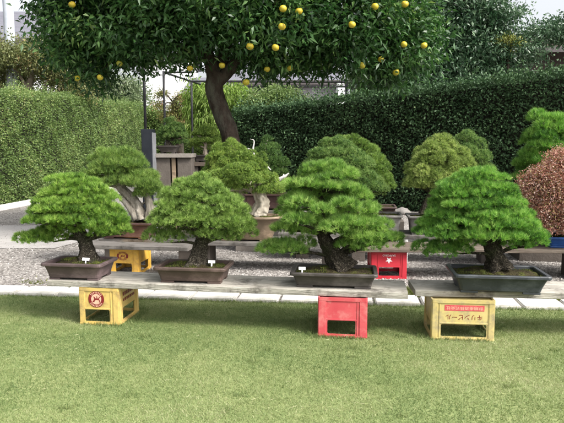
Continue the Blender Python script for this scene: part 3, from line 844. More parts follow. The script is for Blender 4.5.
# ------------------------------------------------------------------ PLANKS
def plank(label, p0, p1, width, thick, mat, z, group, seed=0):
    """board whose front edge runs from p0 to p1, lying back from it"""
    p0, p1 = Vector(p0), Vector(p1)
    L_ = (p1 - p0).length; ang = math.atan2(p1.y - p0.y, p1.x - p0.x)
    bm = bmesh.new()
    nx = int(L_ / .05)
    rng = random.Random(seed)
    rows = []
    for i in range(nx + 1):
        x = L_ * i / nx
        f = .004 * noise.noise(Vector((x * 3, seed, 0))) + (.002 * rng.uniform(-1, 1))
        u = .003 * noise.noise(Vector((x * 2, seed, 5)))
        r = .004
        prof = [(f, -thick + r), (f, -r), (f + r, u), (width - r, u + .001), (width + f, -r), (width + f, -thick + r), (width - r, -thick), (f + r, -thick)]
        rows.append([bm.verts.new((x, yy, zz)) for yy, zz in prof])
    n = 8
    for A, B in zip(rows, rows[1:]):
        for k in range(n): bm.faces.new((A[k], B[k], B[(k + 1) % n], A[(k + 1) % n]))
    bm.faces.new(rows[0]); bm.faces.new(rows[-1][::-1])
    o = bm_obj('bench_plank', bm, mat)
    o.location = (p0.x, p0.y, z); o.rotation_euler = (0, 0, ang)
    return tag(o, label, 'plank', group)

ZT = .365        # bench top
GP = 'weathered planks laid on crates as benches'
A, B = at(47, 282, 4.53), at(408, 295.4, 4.12)
plank('long weathered plank on the front yellow and red crates, carrying three bonsai', (A.x, A.y, 0), (B.x, B.y, 0), .40, .048, M['plank'], ZT, GP, 1)
plank('shorter weathered plank on the cream crate, under the slate blue bonsai pot', (1.025, 4.20, 0), (3.1, 4.06, 0), .36, .048, M['plank'], ZT, GP, 2)
# second row
plank('wide grey plank on the rear yellow crate, nearer board of the pair', (-2.25, 6.30, 0), (-1.05, 6.14, 0), .26, .045, M['plank_dark'], .352, GP, 3)
plank('grey plank behind the rear yellow crate, under the grey trunked pine pot', (-2.25, 6.78, 0), (-1.02, 6.62, 0), .40, .045, M['plank_dark'], .352, GP, 4)
plank('grey plank below the pale trunked juniper, on concrete blocks', (-1.0, 6.52, 0), (.68, 6.34, 0), .50, .045, M['plank_dark'], .352, GP, 5)
plank('long brown plank over the rear red crate, below the maple in its blue pot', (.72, 6.08, 0), (3.9, 5.98, 0), .48, .04, M['plank_brown'], .348, GP, 6)
# third row
plank('grey plank on white blocks under the dome shaped bonsai', (-.05, 7.15, 0), (1.12, 7.0, 0), .48, .05, M['plank_dark'], .36, GP, 7)
plank('grey plank on white blocks under the pale green bonsai', (1.14, 7.0, 0), (2.8, 6.84, 0), .48, .05, M['plank_dark'], .36, GP, 8)

def block(label, c, s, mat, group, rz=YAW, name='support_block', cat='block'):
    bm = bmesh.new(); add_box(bm, (0, 0, s[2] / 2), s, rz, .008)
    # hollow core opening, as in a cast building block
    o = bm_obj(name, bm, mat); o.location = c
    return tag(o, label, cat, group)
GB = 'cast blocks holding up the rear planks'
for x, y, h, lb in ((-.93, 6.78, .307, 'grey cast block under the plank of the pale trunked juniper, towards the yellow crate'),
                    (.57, 6.62, .307, 'grey cast block under the plank of the pale trunked juniper, towards the red crate'),
                    (3.3, 6.22, .308, 'grey cast block under the plank carrying the maple'),
                    (.28, 7.42, .31, 'grey cast block under the plank of the dome shaped bonsai, towards the juniper'),
                    (1.0, 7.24, .31, 'grey cast block under the plank of the dome shaped bonsai, towards the pale green bonsai'),
                    (2.62, 7.1, .31, 'grey cast block under the plank of the pale green bonsai, towards the maple'),
                    (-2.1, 6.98, .307, 'grey cast block under the plank of the grey trunked pine, towards the hedge'),
                    (-1.16, 6.86, .307, 'grey cast block under the plank of the grey trunked pine, towards the juniper')):
    block(lb, (x, y, 0), (.17, .30, h), M['concrete_dark'], GB)
block('bright white block under the plank end beneath the pale green bonsai', (1.53, 7.12, 0), (.15, .30, .31), M['white_block'], GB)

# ------------------------------------------------------------------ CRATES
GC = 'upturned bottle crates holding up the planks'
H = .315
# front yellow crate
fl, fr = at(79.5, 327, 4.50), at(120.5, 329, 4.44)
yw, yd = .340, .42
c = Vector(((fl.x + fr.x) / 2, (fl.y + fr.y) / 2, 0)); dirv = Vector((math.cos(YAW), math.sin(YAW), 0)); back = Vector((-math.sin(YAW), math.cos(YAW), 0))
cr = make_crate('bright yellow upturned bottle crate with round red emblem, on the lawn', c + back * yd / 2, yw, yd, H, M['cr_yellow'], YAW, GC, (.12, .76), (.10, .42), .06)
emblem(cr, yw, yd, H, M['ink_red'], M['ink_cream'], -.022, H * .70, .068)
# side print of the yellow crate
for j in range(2):
    bm = bmesh.new()
    for k in range(7): add_box(bm, (yw / 2 + .0003, -.11 + k * .036, H * .78 - j * .05), (.0008, .022, .03 - .008 * j))
    bm_obj('side_lettering', bm, M['ink_red'], cr)
# front red crate
fl, fr = at(317.8, 338, 4.19), at(366.8, 340.4, 4.14)
rw, rd = .372, .44
c = Vector(((fl.x + fr.x) / 2, (fl.y + fr.y) / 2, 0))
make_crate('faded red upturned bottle crate on the lawn below the dark grey pot', c + back * rd / 2, rw, rd, H, M['cr_red'], YAW, GC, (.19, .77), (.09, .43), .07)
# cream crate (long side to the front)
fl, fr = at(430.8, 342, 4.13), at(494, 343, 4.08)
cw, cd = .462, .36
YC = math.radians(-5.5)
bk = Vector((-math.sin(YC), math.cos(YC), 0))
c = Vector(((fl.x + fr.x) / 2, (fl.y + fr.y) / 2, 0))
cr = make_crate('cream yellow upturned bottle crate with red printed lettering, on the lawn', c + bk * cd / 2, cw, cd, H, M['cr_cream'], YC, GC, (.15, .88), (.09, .40), .05)
bm = bmesh.new(); add_box(bm, (0, 0, 0), (.292, .0012, .044))
bd = bm_obj('label_band', bm, M['ink_band'], cr); bd.location = (.008, -cd / 2 + .0022, H * .80)
text_obj('麒麟麦酒株式会社', .027, M['ink_cream'], bd, (0, -.0010, 0), (PI / 2, PI, 0), .0003, 1.25)
text_obj('キリンビール', .046, M['ink_red'], cr, (.008, -cd / 2 + .0022, H * .585), (PI / 2, PI, 0), .0006, 1.0)
# crate out at the far end of the short plank, faded and empty
# rear yellow crate
fl, fr = at(112.5, 272, 6.50), at(142.5, 273, 6.42)
c = Vector(((fl.x + fr.x) / 2, (fl.y + fr.y) / 2, 0)) + Vector((0, -.12, 0))
H2 = .307
cr = make_crate('orange yellow upturned bottle crate with oval emblem, on the gravel', c + back * .2, .345, .40, H2, M['cr_orange'], YAW, GC, (.20, .76), (.10, .42), .07)
em = emblem(cr, .345, .40, H2, M['ink_red'], M['cr_orange'], -.018, H2 * .70, .055); em.scale = (1.25, 1, .9)
# rear red crate
fl, fr = at(369.2, 280, 6.14), at(405.4, 280.5, 6.10)
c = Vector(((fl.x + fr.x) / 2, (fl.y + fr.y) / 2, 0))
cr = make_crate('crimson upturned bottle crate with white star, on the gravel', c + back * .2, .392, .40, .308, M['cr_crimson'], math.radians(-3), GC, (.22, .80), (.11, .42), .06)
bm = bmesh.new()
pts = []
for k in range(10):
    a = -PI / 2 + PI * k / 5; r = .040 if k % 2 == 0 else .016
    pts.append(bm.verts.new((r * math.cos(a), 0, r * math.sin(a))))
bm.faces.new(pts)
st = bm_obj('star_emblem', bm, M['ink_white'], cr); st.location = (.0, -.2003, .308 * .685)
text_obj('SAPPORO', .030, M['ink_white'], cr, (.0, -.2003, .308 * .865), (PI / 2, PI, 0), .0006, 1.1)

# ------------------------------------------------------------------ FRONT BONSAI
GF = 'pine bonsai in trays on the front benches'
# 1: left
bonsai('leftmost front pine bonsai in a purple brown tray, low branch reaching out over the gravel', 4.66,
       dict(x=81, y=280, w=.53, d=.36, h=.145, mat=M['pot_purple'], z=ZT),
       [(88, 263, .072, 0), (87, 252, .056, 0), (85, 241, .050, 0), (79, 231, .050, .02), (73, 215, .04, .03), (69, 195, .025, .03)],
       [(227, 76, 129, 11), (219, 26, 126, 11), (209, 31, 122, 11), (200, 37, 116, 10), (191, 43, 108, 10), (183, 48, 98, 9), (177, 55, 87, 8)],
       M['pine_a'], M['bark'], [(24, 241, 11, 9, -.05), (37, 241, 15, 10, -.06), (53, 239, 15, 10, .0), (66, 235, 11, 9, .05), (38, 239, 16, 9, .10), (47, 234, 14, 8, .06), (113, 232, 18, 9, .0), (100, 235, 12, 7, -.05), (123, 232, 9, 7, .06), (62, 228, 14, 8, -.08)], 101,
       dens=1900, k=20, Ln=.033, spread=.50, w=.0025, rho=.085, kf=.58, kb=.8, flare=.55, group=GF, labelpos=(.08, -.10, .138), up=.5, jit=.3, tv=.26, low=-.12)
# 2
bonsai('front pine bonsai with a broad dome, in a brown tray on the long plank', 4.55,
       dict(x=195, y=284, w=.60, d=.36, h=.135, mat=M['pot_brown'], z=ZT),
       [(198, 268, .082, 0), (199, 256, .064, 0), (201, 245, .056, 0), (203, 232, .050, .02), (200, 212, .045, .03), (200, 190, .025, .03)],
       [(227, 196, 256, 12), (220, 149, 253, 11), (210, 153, 247, 11), (201, 158, 241, 11), (193, 164, 233, 10), (185, 172, 223, 10), (179, 182, 214, 8)],
       M['pine_b'], M['bark'], [(155, 238, 13, 9, 0), (171, 240, 15, 9, -.04), (184, 236, 12, 8, .05), (162, 232, 14, 8, .08), (241, 235, 18, 10, 0), (225, 238, 16, 8, -.06), (208, 235, 12, 7, -.12), (186, 226, 13, 8, -.15)], 102,
       dens=1900, k=18, Ln=.032, spread=.58, w=.0025, rho=.074, kf=.6, kb=.8, flare=.6, group=GF, labelpos=(.15, -.08, .135), up=.45, jit=.42, tv=.27, low=-.12)
# 3
bonsai('front pine bonsai with shaggy needles and dark leaning trunk, in a dark grey tray', 4.40,
       dict(x=334, y=290, w=.68, d=.38, h=.125, mat=M['pot_char'], z=ZT),
       [(343, 270, .088, 0), (336, 258, .070, 0), (328, 245, .055, 0), (323, 235, .050, .02), (321, 215, .042, .04), (322, 195, .03, .04), (326, 178, .018, .03)],
       [(239, 338, 398, 14), (230, 330, 391, 13), (228, 270, 318, 13), (219, 274, 322, 13), (219, 322, 385, 13), (208, 279, 326, 13), (207, 326, 379, 13), (197, 285, 328, 13), (196, 330, 373, 12), (187, 290, 366, 12), (178, 298, 358, 12), (170, 307, 347, 10)],
       M['pine_c'], M['bark_dark'], [(272, 251, 16, 11, 0), (290, 251, 16, 10, -.05), (305, 245, 11, 9, .05), (283, 248, 16, 10, .10), (386, 244, 17, 11, 0), (366, 247, 17, 10, -.06), (348, 246, 12, 8, -.05),
        (333, 229, 15, 8, -.24), (322, 212, 12, 7, -.26), (298, 222, 16, 8, -.2), (344, 224, 16, 7, -.2), (300, 205, 14, 7, -.18), (345, 206, 15, 7, -.2)], 103,
       dens=1800, k=22, Ln=.040, spread=.55, w=.0024, rho=.098, kf=.6, kb=.8, flare=.5, group=GF, labelpos=(-.26, -.09, .115), up=.5, every=2, jit=.6, tv=.27, low=-.12)
# 4
bonsai('rightmost front pine bonsai, deep green cone of fine layers in a slate blue tray', 4.24,
       dict(x=495, y=296, w=.70, d=.42, h=.150, mat=M['pot_slate'], z=ZT, flare=.04),
       [(498, 268, .080, 0), (495, 256, .062, 0), (491, 245, .056, 0), (487, 234, .056, .02), (484, 215, .045, .03), (483, 190, .025, .03)],
       [(240, 506, 545, 11), (233, 415, 543, 11), (223, 419, 538, 11), (213, 424, 532, 11), (204, 429, 526, 11), (195, 434, 520, 11), (186, 441, 513, 11), (178, 450, 505, 10), (171, 462, 497, 9)],
       M['pine_d'], M['bark_dark'], [(424, 250, 13, 10, 0), (440, 254, 16, 10, -.04), (458, 251, 15, 9, .0), (444, 248, 16, 9, .10), (471, 244, 13, 8, -.05), (533, 244, 15, 9, 0), (516, 246, 14, 9, -.06)], 104,
       dens=2400, k=19, Ln=.031, spread=.52, w=.0022, rho=.092, kf=.55, kb=.8, flare=.5, group=GF, up=.5, jit=.28, tv=.27, low=-.12)

# ------------------------------------------------------------------ SECOND ROW
GS = 'bonsai on the rear benches'
Zb = .352
bonsai('pine bonsai with two thick grey leaning trunks, in a red brown tray', 6.85,
       dict(x=130, y=236, w=.66, d=.36, h=.20, mat=M['pot_red'], z=Zb),
       [(141, 219, .085, 0), (137, 208, .070, 0), (130, 197, .062, 0), (121, 188, .052, 0), (114, 180, .035, 0)],
       [(193, 88, 112, 11), (190, 138, 164, 16), (182, 84, 158, 13), (173, 84, 154, 12), (165, 89, 148, 12), (158, 97, 142, 11), (152, 107, 132, 9)],
       M['pine_e'], M['bark_grey'], [(150, 196, 13, 9, 0), (145, 186, 14, 8, -.1)], 105, dens=1500, k=11, Ln=.05, spread=.5, w=.0034, rho=.11, group=GS, up=.5,
       extra_trunks=[[(150, 219, .06, -.02), (150, 206, .05, -.02), (146, 194, .04, 0), (138, 184, .03, 0)], [(137, 219, .05, -.06), (128, 206, .035, -.06), (120, 196, .03, -.02)]])
bonsai('clipped juniper bonsai with a bowed pale deadwood trunk, in a tan oval pot', 6.65,
       dict(x=247, y=240, w=.86, d=.44, h=.30, mat=M['pot_tan'], z=Zb, oval=True, flare=.10, rim=.03),
       [(258, 216, .085, 0), (262, 203, .080, 0), (257, 191, .072, 0), (249, 182, .060, 0), (245, 172, .04, 0), (240, 160, .02, 0)],
       [(190, 252, 284, 12), (187, 200, 240, 13), (180, 201, 244, 14), (181, 236, 280, 14), (173, 203, 272, 14), (166, 206, 266, 13), (159, 208, 256, 12), (153, 213, 250, 11), (147, 221, 242, 9)],
       M['juniper'], M['deadwood'], [(270, 191, 15, 8, -.05), (213, 186, 13, 9, 0), (228, 188, 14, 9, -.2), (222, 178, 16, 9, -.3), (238, 172, 16, 9, -.32), (250, 182, 14, 8, -.3)], 106, dens=3600, k=8, Ln=.026, spread=.7, w=.0042, rho=.07, group=GS, up=.4, jit=.6, flare=.4)
# rear juniper on a high stand
r7, l7, p7 = bonsai('dark juniper bonsai with bleached white dead tips, in a brown rectangular pot', 8.0,
       dict(x=266, y=208, w=.58, d=.40, h=.22, mat=M['pot_red'], z=.585, flare=.015, rim=.015),
       [(262, 196, .07, 0), (262, 186, .06, 0), (266, 176, .05, 0), (268, 164, .04, 0), (266, 150, .02, 0)],
       [(187, 250, 284, 11), (172, 252, 290, 12), (163, 254, 289, 13), (153, 252, 283, 12), (145, 257, 276, 10), (140, 262, 272, 7)],
       M['juniper_dark'], M['bark_grey'], (), 107, dens=2400, k=8, Ln=.03, spread=.7, w=.0048, rho=.085, group=GS, up=.4, jit=.5)
mb = MB()
def pts7(L_): return [at(x, y, 7.72) - l7 for x, y in L_]
mb.tube(pts7([(268, 186), (262, 172), (256, 160), (253, 150), (254, 141), (250, 139)]), [.022, .02, .017, .013, .009, .003], 8, .3, 10, 0, 2)
mb.tube(pts7([(253.5, 151), (249, 149), (247, 149)]), [.014, .009, .003], 6, .3, 10)
mb.tube(pts7([(258, 164), (266, 166), (271, 170)]), [.02, .014, .006], 6, .3, 10)
mb.tube(pts7([(276, 180), (284, 177), (289, 173)]), [.02, .028, .006], 8, .4, 10)
mb.tube(pts7([(266, 178), (274, 181), (281, 179), (284, 174)]), [.02, .028, .02, .005], 8, .4, 10)
mb.build('dead_branch', M['whitewood'], r7)
block('pale slab on blocks under the dark juniper pot with white dead tips', (at(266, 210, 8).x, 8.0, 0), (.80, .5, .583), M['concrete'], None, name='display_stand', cat='stand')
# domes
bonsai('broad dome shaped bonsai of fine grey green foliage, behind the shaggy pine', 7.30,
       dict(x=358, y=236, w=1.12, d=.46, h=.24, mat=M['pot_grey'], z=.36),
       [(350, 222, .07, 0), (348, 205, .06, 0), (346, 190, .05, 0), (344, 165, .03, 0)],
       [(190, 330, 388, 12), (184, 304, 382, 14), (174, 299, 378, 14), (164, 302, 372, 14), (154, 308, 364, 13), (146, 317, 354, 12), (140, 327, 344, 9)],
       M['dome'], M['bark'], (), 108, dens=2200, k=8, Ln=.032, spread=.75, w=.0046, rho=.09, group=GS, up=.3, jit=.35)
bonsai('bright green dome bonsai peeping out behind the broad grey green dome', 8.3,
       dict(x=372, y=222, w=.7, d=.44, h=.2, mat=M['pot_brown'], z=.40),
       [(368, 210, .06, 0), (368, 195, .05, 0), (368, 165, .03, 0)],
       [(186, 336, 395, 14), (177, 334, 393, 14), (168, 332, 389, 14), (159, 330, 385, 14), (150, 330, 378, 13), (143, 332, 369, 11)],
       M['pine_e'], M['bark'], (), 109, dens=1700, k=9, Ln=.036, spread=.55, w=.0044, rho=.10, group=GS, up=.4, jit=.3)
block('low block bench under the bright green dome bonsai by the hedge', (at(372, 222, 8.3).x, 8.3, 0), (.9, .5, .398), M['concrete_dark'], None, name='display_stand', cat='stand')
bonsai('pale yellowish green bonsai with a slender trunk, in a tan grey rimmed pot', 7.10,
       dict(x=440, y=235, w=.86, d=.42, h=.24, mat=M['pot_grey'], z=.36, rim=.03),
       [(424, 214, .045, 0), (426, 203, .034, 0), (431, 193, .03, 0), (438, 180, .026, 0), (441, 160, .018, 0)],
       [(186, 403, 440, 10), (180, 404, 474, 12), (171, 406, 476, 13), (162, 410, 474, 13), (153, 416, 468, 12), (145, 423, 460, 11), (139, 432, 450, 9)],
       M['white_pine'], M['bark'], (), 110, dens=2000, k=9, Ln=.036, spread=.65, w=.0042, rho=.085, group=GS, up=.35, jit=.4)
bonsai('smooth green dome bonsai peeping out behind the pale yellowish one', 8.4,
       dict(x=466, y=222, w=.7, d=.44, h=.2, mat=M['pot_brown'], z=.40),
       [(468, 210, .06, 0), (468, 195, .05, 0), (468, 165, .03, 0)],
       [(180, 440, 498, 16), (168, 441, 494, 16), (157, 443, 491, 15), (148, 446, 488, 14), (140, 452, 482, 12), (134, 459, 475, 8)],
       M['dome'], M['bark'], (), 111, dens=1600, k=8, Ln=.03, spread=.7, w=.0048, rho=.12, group=GS, up=.3)
block('low block bench under the smooth green dome bonsai by the hedge', (at(466, 222, 8.4).x, 8.4, 0), (.9, .5, .398), M['concrete_dark'], None, name='display_stand', cat='stand')
bonsai('tall layered pine bonsai standing behind the red maple', 7.3,
       dict(x=552, y=236, w=.8, d=.44, h=.18, mat=M['pot_brown'], z=.40),
       [(554, 222, .08, 0), (554, 200, .07, 0), (552, 180, .06, 0), (552, 150, .04, 0)],
       [(190, 522, 600, 12), (176, 518, 600, 13), (163, 516, 596, 14), (150, 519, 590, 14), (137, 524, 584, 14), (125, 531, 578, 14), (117, 540, 570, 11)],
       M['pine_d'], M['bark_dark'], (), 112, dens=1500, k=11, Ln=.055, spread=.5, w=.0038, rho=.13, group=GS, up=.5)
block('low block bench behind the red maple, under the tall layered pine', (at(552, 236, 7.3).x, 7.3, 0), (.95, .5, .398), M['concrete_dark'], None, name='display_stand', cat='stand')

# red maple in the blue pot
def maple():
    Y = 6.25
    rng = np.random.default_rng(77)
    p = at(578, 246, Y); loc = Vector((p.x, Y, .350))
    root = empty('bonsai_tree', loc, 'red leaved maple bonsai in a shallow blue glazed pot', 'bonsai', GS)
    make_pot(root, .80, .42, .125, M['pot_blue'], .03, .02, .03)
    for o in list(root.children): o.rotation_euler.z = YAW
    pads = build_layers(loc, Y, [(222, 528, 630, 18), (208, 522, 634, 18), (195, 520, 632, 18), (182, 524, 628, 18), (170, 534, 620, 17), (159, 548, 606, 16), (151, 562, 592, 12)], rng, .11, .55, .75, jit=.3)
    Ps, Ts = [], []
    for c_, r, t in pads:
        n = 400
        P, Nn = pad_points(c_, r, n, rng, -.5); P = P + rng.normal(0, .022, P.shape) + Nn * np.abs(rng.normal(0, .02, (n, 1))); Ps.append(P); Ts.append(np.clip(rng.normal(t, .3, n), 0, 1))
    P = np.concatenate(Ps); T = np.concatenate(Ts)
    D = rng.normal(0, 1, P.shape) + np.array([0, 0, .15])
    V, Fc, Tt = leaves(P, D, .027, .014, rng, T, .15, .2)
    np_mesh('crown', V, Fc, M['maple'], root, Tt)
    mb = MB(); scaffold(mb, loc, Y, [(572, 234, .07, 0), (573, 224, .05, 0), (575, 212, .04, 0), (577, 195, .03, 0), (577, 175, .015, 0)], pads, rng, seed=9, every=2, br=.010)
    for xx in (552, 562, 592): mb.tube([at(572, 232, Y) - loc, at(xx, 218, Y) - loc, at(xx - 4 if xx < 570 else xx + 6, 200, Y) - loc], [.028, .02, .012], 8, .2)
    mb.build('trunk', M['bark'], root)
maple()

# ------------------------------------------------------------------ small bonsai on pedestals, back left
def pedestal(label, x0, x1, y, Y, d, legs, top_mat, leg_mat):
    a, b = at(x0, y, Y), at(x1, y, Y)
    w_ = b.x - a.x
    loc = Vector(((a.x + b.x) / 2, Y, 0))
    root = empty('pedestal_table', loc, label, 'pedestal', 'pedestals holding the small bonsai')
    bm = bmesh.new(); add_box(bm, (0, 0, a.z - .03), (w_, d, .06), 0, .006); bm_obj('table_top', bm, top_mat, root)
    for fx, fw, m_ in legs:
        bm = bmesh.new(); add_box(bm, (-w_ / 2 + fx * w_, .0, (a.z - .06) / 2), (fw * w_, d * .8, a.z - .061), 0, .008); bm_obj('leg', bm, m_, root)
    return a.z
z1 = pedestal('grey brown pedestal with two broad legs under the darker small bonsai', 151, 194, 153.5, 8.6, .45, [(.27, .44, M['concrete_dark']), (.57, .09, M['pot_tan']), (.82, .32, M['concrete_dark'])], M['concrete'], None)
z2 = pedestal('dark pedestal under the lighter small bonsai, beside the leaning citrus trunk', 184, 218, 162, 8.9, .40, [(.3, .3, M['concrete_dark']), (.75, .3, M['concrete_dark'])], M['plank_brown'], None)
GQ = 'small bonsai on the pedestals'
bonsai('small dark spreading pine bonsai on the pedestal nearer the hedge', 8.6,
       dict(x=169, y=153, w=.32, d=.24, h=.12, mat=M['pot_char'], z=z1, flare=.04, rim=.012),
       [(169, 146, .035, 0), (168, 140, .028, 0), (171, 132, .022, 0), (172, 124, .012, 0)],
       [(141, 155, 170, 7), (143, 174, 188, 6), (135, 156, 188, 7), (130, 159, 186, 7), (125, 164, 182, 6), (121, 168, 178, 5)],
       M['dome'], M['bark'], (), 113, dens=2200, k=8, Ln=.035, spread=.6, w=.005, rho=.07, group=GQ, up=.45)
bonsai('small lighter green pine bonsai on the pedestal nearer the citrus trunk', 8.9,
       dict(x=204, y=162, w=.30, d=.24, h=.11, mat=M['pot_char'], z=z2, flare=.02, rim=.012),
       [(205, 156, .03, 0), (205, 148, .025, 0), (206, 140, .02, 0), (206, 130, .01, 0)],
       [(148, 189, 203, 7), (147, 208, 219, 6), (142, 189, 220, 7), (136, 192, 219, 7), (131, 197, 216, 6), (126, 202, 212, 5)],
       M['juniper'], M['pale_bark'], (), 114, dens=2000, k=8, Ln=.035, spread=.6, w=.005, rho=.07, group=GQ, up=.45)

# dark cabinet standing by the frame post
p0, p1 = at(141, 129, 8.2), at(151.5, 129, 8.2)
ctr = empty('meter_cabinet', ((p0.x + p1.x) / 2, 8.32, 0), 'narrow dark blue metal cabinet with grey side, by the black frame post', 'cabinet')
wc = p1.x - p0.x
bm = bmesh.new(); add_box(bm, (0, 0, p0.z / 2), (wc, .26, p0.z), 0, .006); bm_obj('housing', bm, M['cab_dark'], ctr)
bm = bmesh.new(); add_box(bm, (wc / 2 + .006, 0, p0.z / 2 + .1), (.010, .22, p0.z - .3), 0, .002); bm_obj('side_panel', bm, M['cab_grey'], ctr)
bm = bmesh.new(); add_box(bm, (-.004, -.134, p0.z / 2 + .1), (wc - .03, .008, p0.z - .35), 0, .002); dr = bm_obj('door', bm, M['cab_dark'], ctr)
bm = bmesh.new(); add_box(bm, (wc * .3, -.144, p0.z * .6), (.012, .012, .08), 0, .002); bm_obj('handle', bm, M['cab_grey'], dr)

# black pipe frame (pergola) over the back corner
fr_ = empty('pipe_frame', (-2.9, 12.1, 0), 'thin black metal pipe frame standing around the citrus trunk', 'pipe frame')
TOP = 3.36
posts = [(-2.92, 12.1), (-2.96, 14.3), (-2.57, 16.2), (-2.31, 17.5)]
O_ = Vector((-2.9, 12.1, 0))
for x, y in posts + [(1.85, 16.4), (2.0, 17.6)]:
    m_ = MB(); m_.tube([Vector((x, y, z)) - O_ for z in (0, TOP / 2, TOP)], [.030] * 3, 10, 0, 8, 0, 0, 2); m_.build('post', M['iron'], fr_)
for (a, b) in (((-2.57, 16.2), (1.85, 16.4)), ((-2.31, 17.5), (2.0, 17.6)), ((-2.96, 14.3), (-2.57, 16.2)), ((-2.96, 14.3), (-2.2, 14.34)), ((-2.57, 16.2), (-2.31, 17.5))):
    m_ = MB(); A_ = Vector((a[0], a[1], TOP - .03)) - O_; B_ = Vector((b[0], b[1], TOP - .03)) - O_
    m_.tube([A_, (A_ + B_) / 2, B_], [.026] * 3, 10, 0, 8, 0, 0, 2); m_.build('rail', M['iron'], fr_)
m_ = MB(); m_.tube([Vector(p) - O_ for p in ((-2.92, 12.1, TOP - .1), (-2.94, 13.2, TOP - .22), (-2.96, 14.3, TOP - .12))], [.008] * 3, 6, 0, 8, 0, 0, 4); m_.build('wire', M['iron'], fr_)

# ------------------------------------------------------------------ CITRUS TREE
def leaf_clumps(ells, n, per, ln, wd, rng, off, csize, shell=.55, droop=.25, tn=.5, tvar=.2, upb=.2, inside=()):
    """leaf clumps spread through a union of ellipsoids (centre, radii); returns leaf mesh arrays"""
    vol = np.array([e[1][0] * e[1][1] * e[1][2] for e in ells]) ** .75
    ch = rng.choice(len(ells), n, p=vol / vol.sum())
    Cc = np.array([e[0] for e in ells])[ch]; Rr = np.array([e[1] for e in ells])[ch]
    s = unit(rng.normal(0, 1, (n, 3)))
    rad = np.where(rng.uniform(0, 1, n) < .75, rng.uniform(shell, 1.06, n), rng.uniform(.1, shell, n))[:, None]
    P = Cc + s * Rr * rad
    out = s / Rr
    t = np.clip(rng.normal(tn, tvar, n), 0, 1)
    Pl = np.repeat(P, per, 0) + rng.normal(0, csize, (n * per, 3)) * np.array([1, 1, .7])
    Dl = unit(rng.normal(0, 1, (n * per, 3)) + np.repeat(unit(out), per, 0) * .8 + np.array([0, 0, upb]))
    T = np.clip(np.repeat(t, per) + rng.normal(0, .12, n * per), 0, 1)
    V, Fc, Tt = leaves(Pl - np.array(off), Dl, ln, wd, rng, T, .18, droop)
    return V, Fc, Tt, P

def ell_px(x, y, rx, ry, Y, rd): 
    p = at(x, y, Y); s = Y / F
    return ((p.x, p.y, p.z), (rx * s, rd, ry * s))

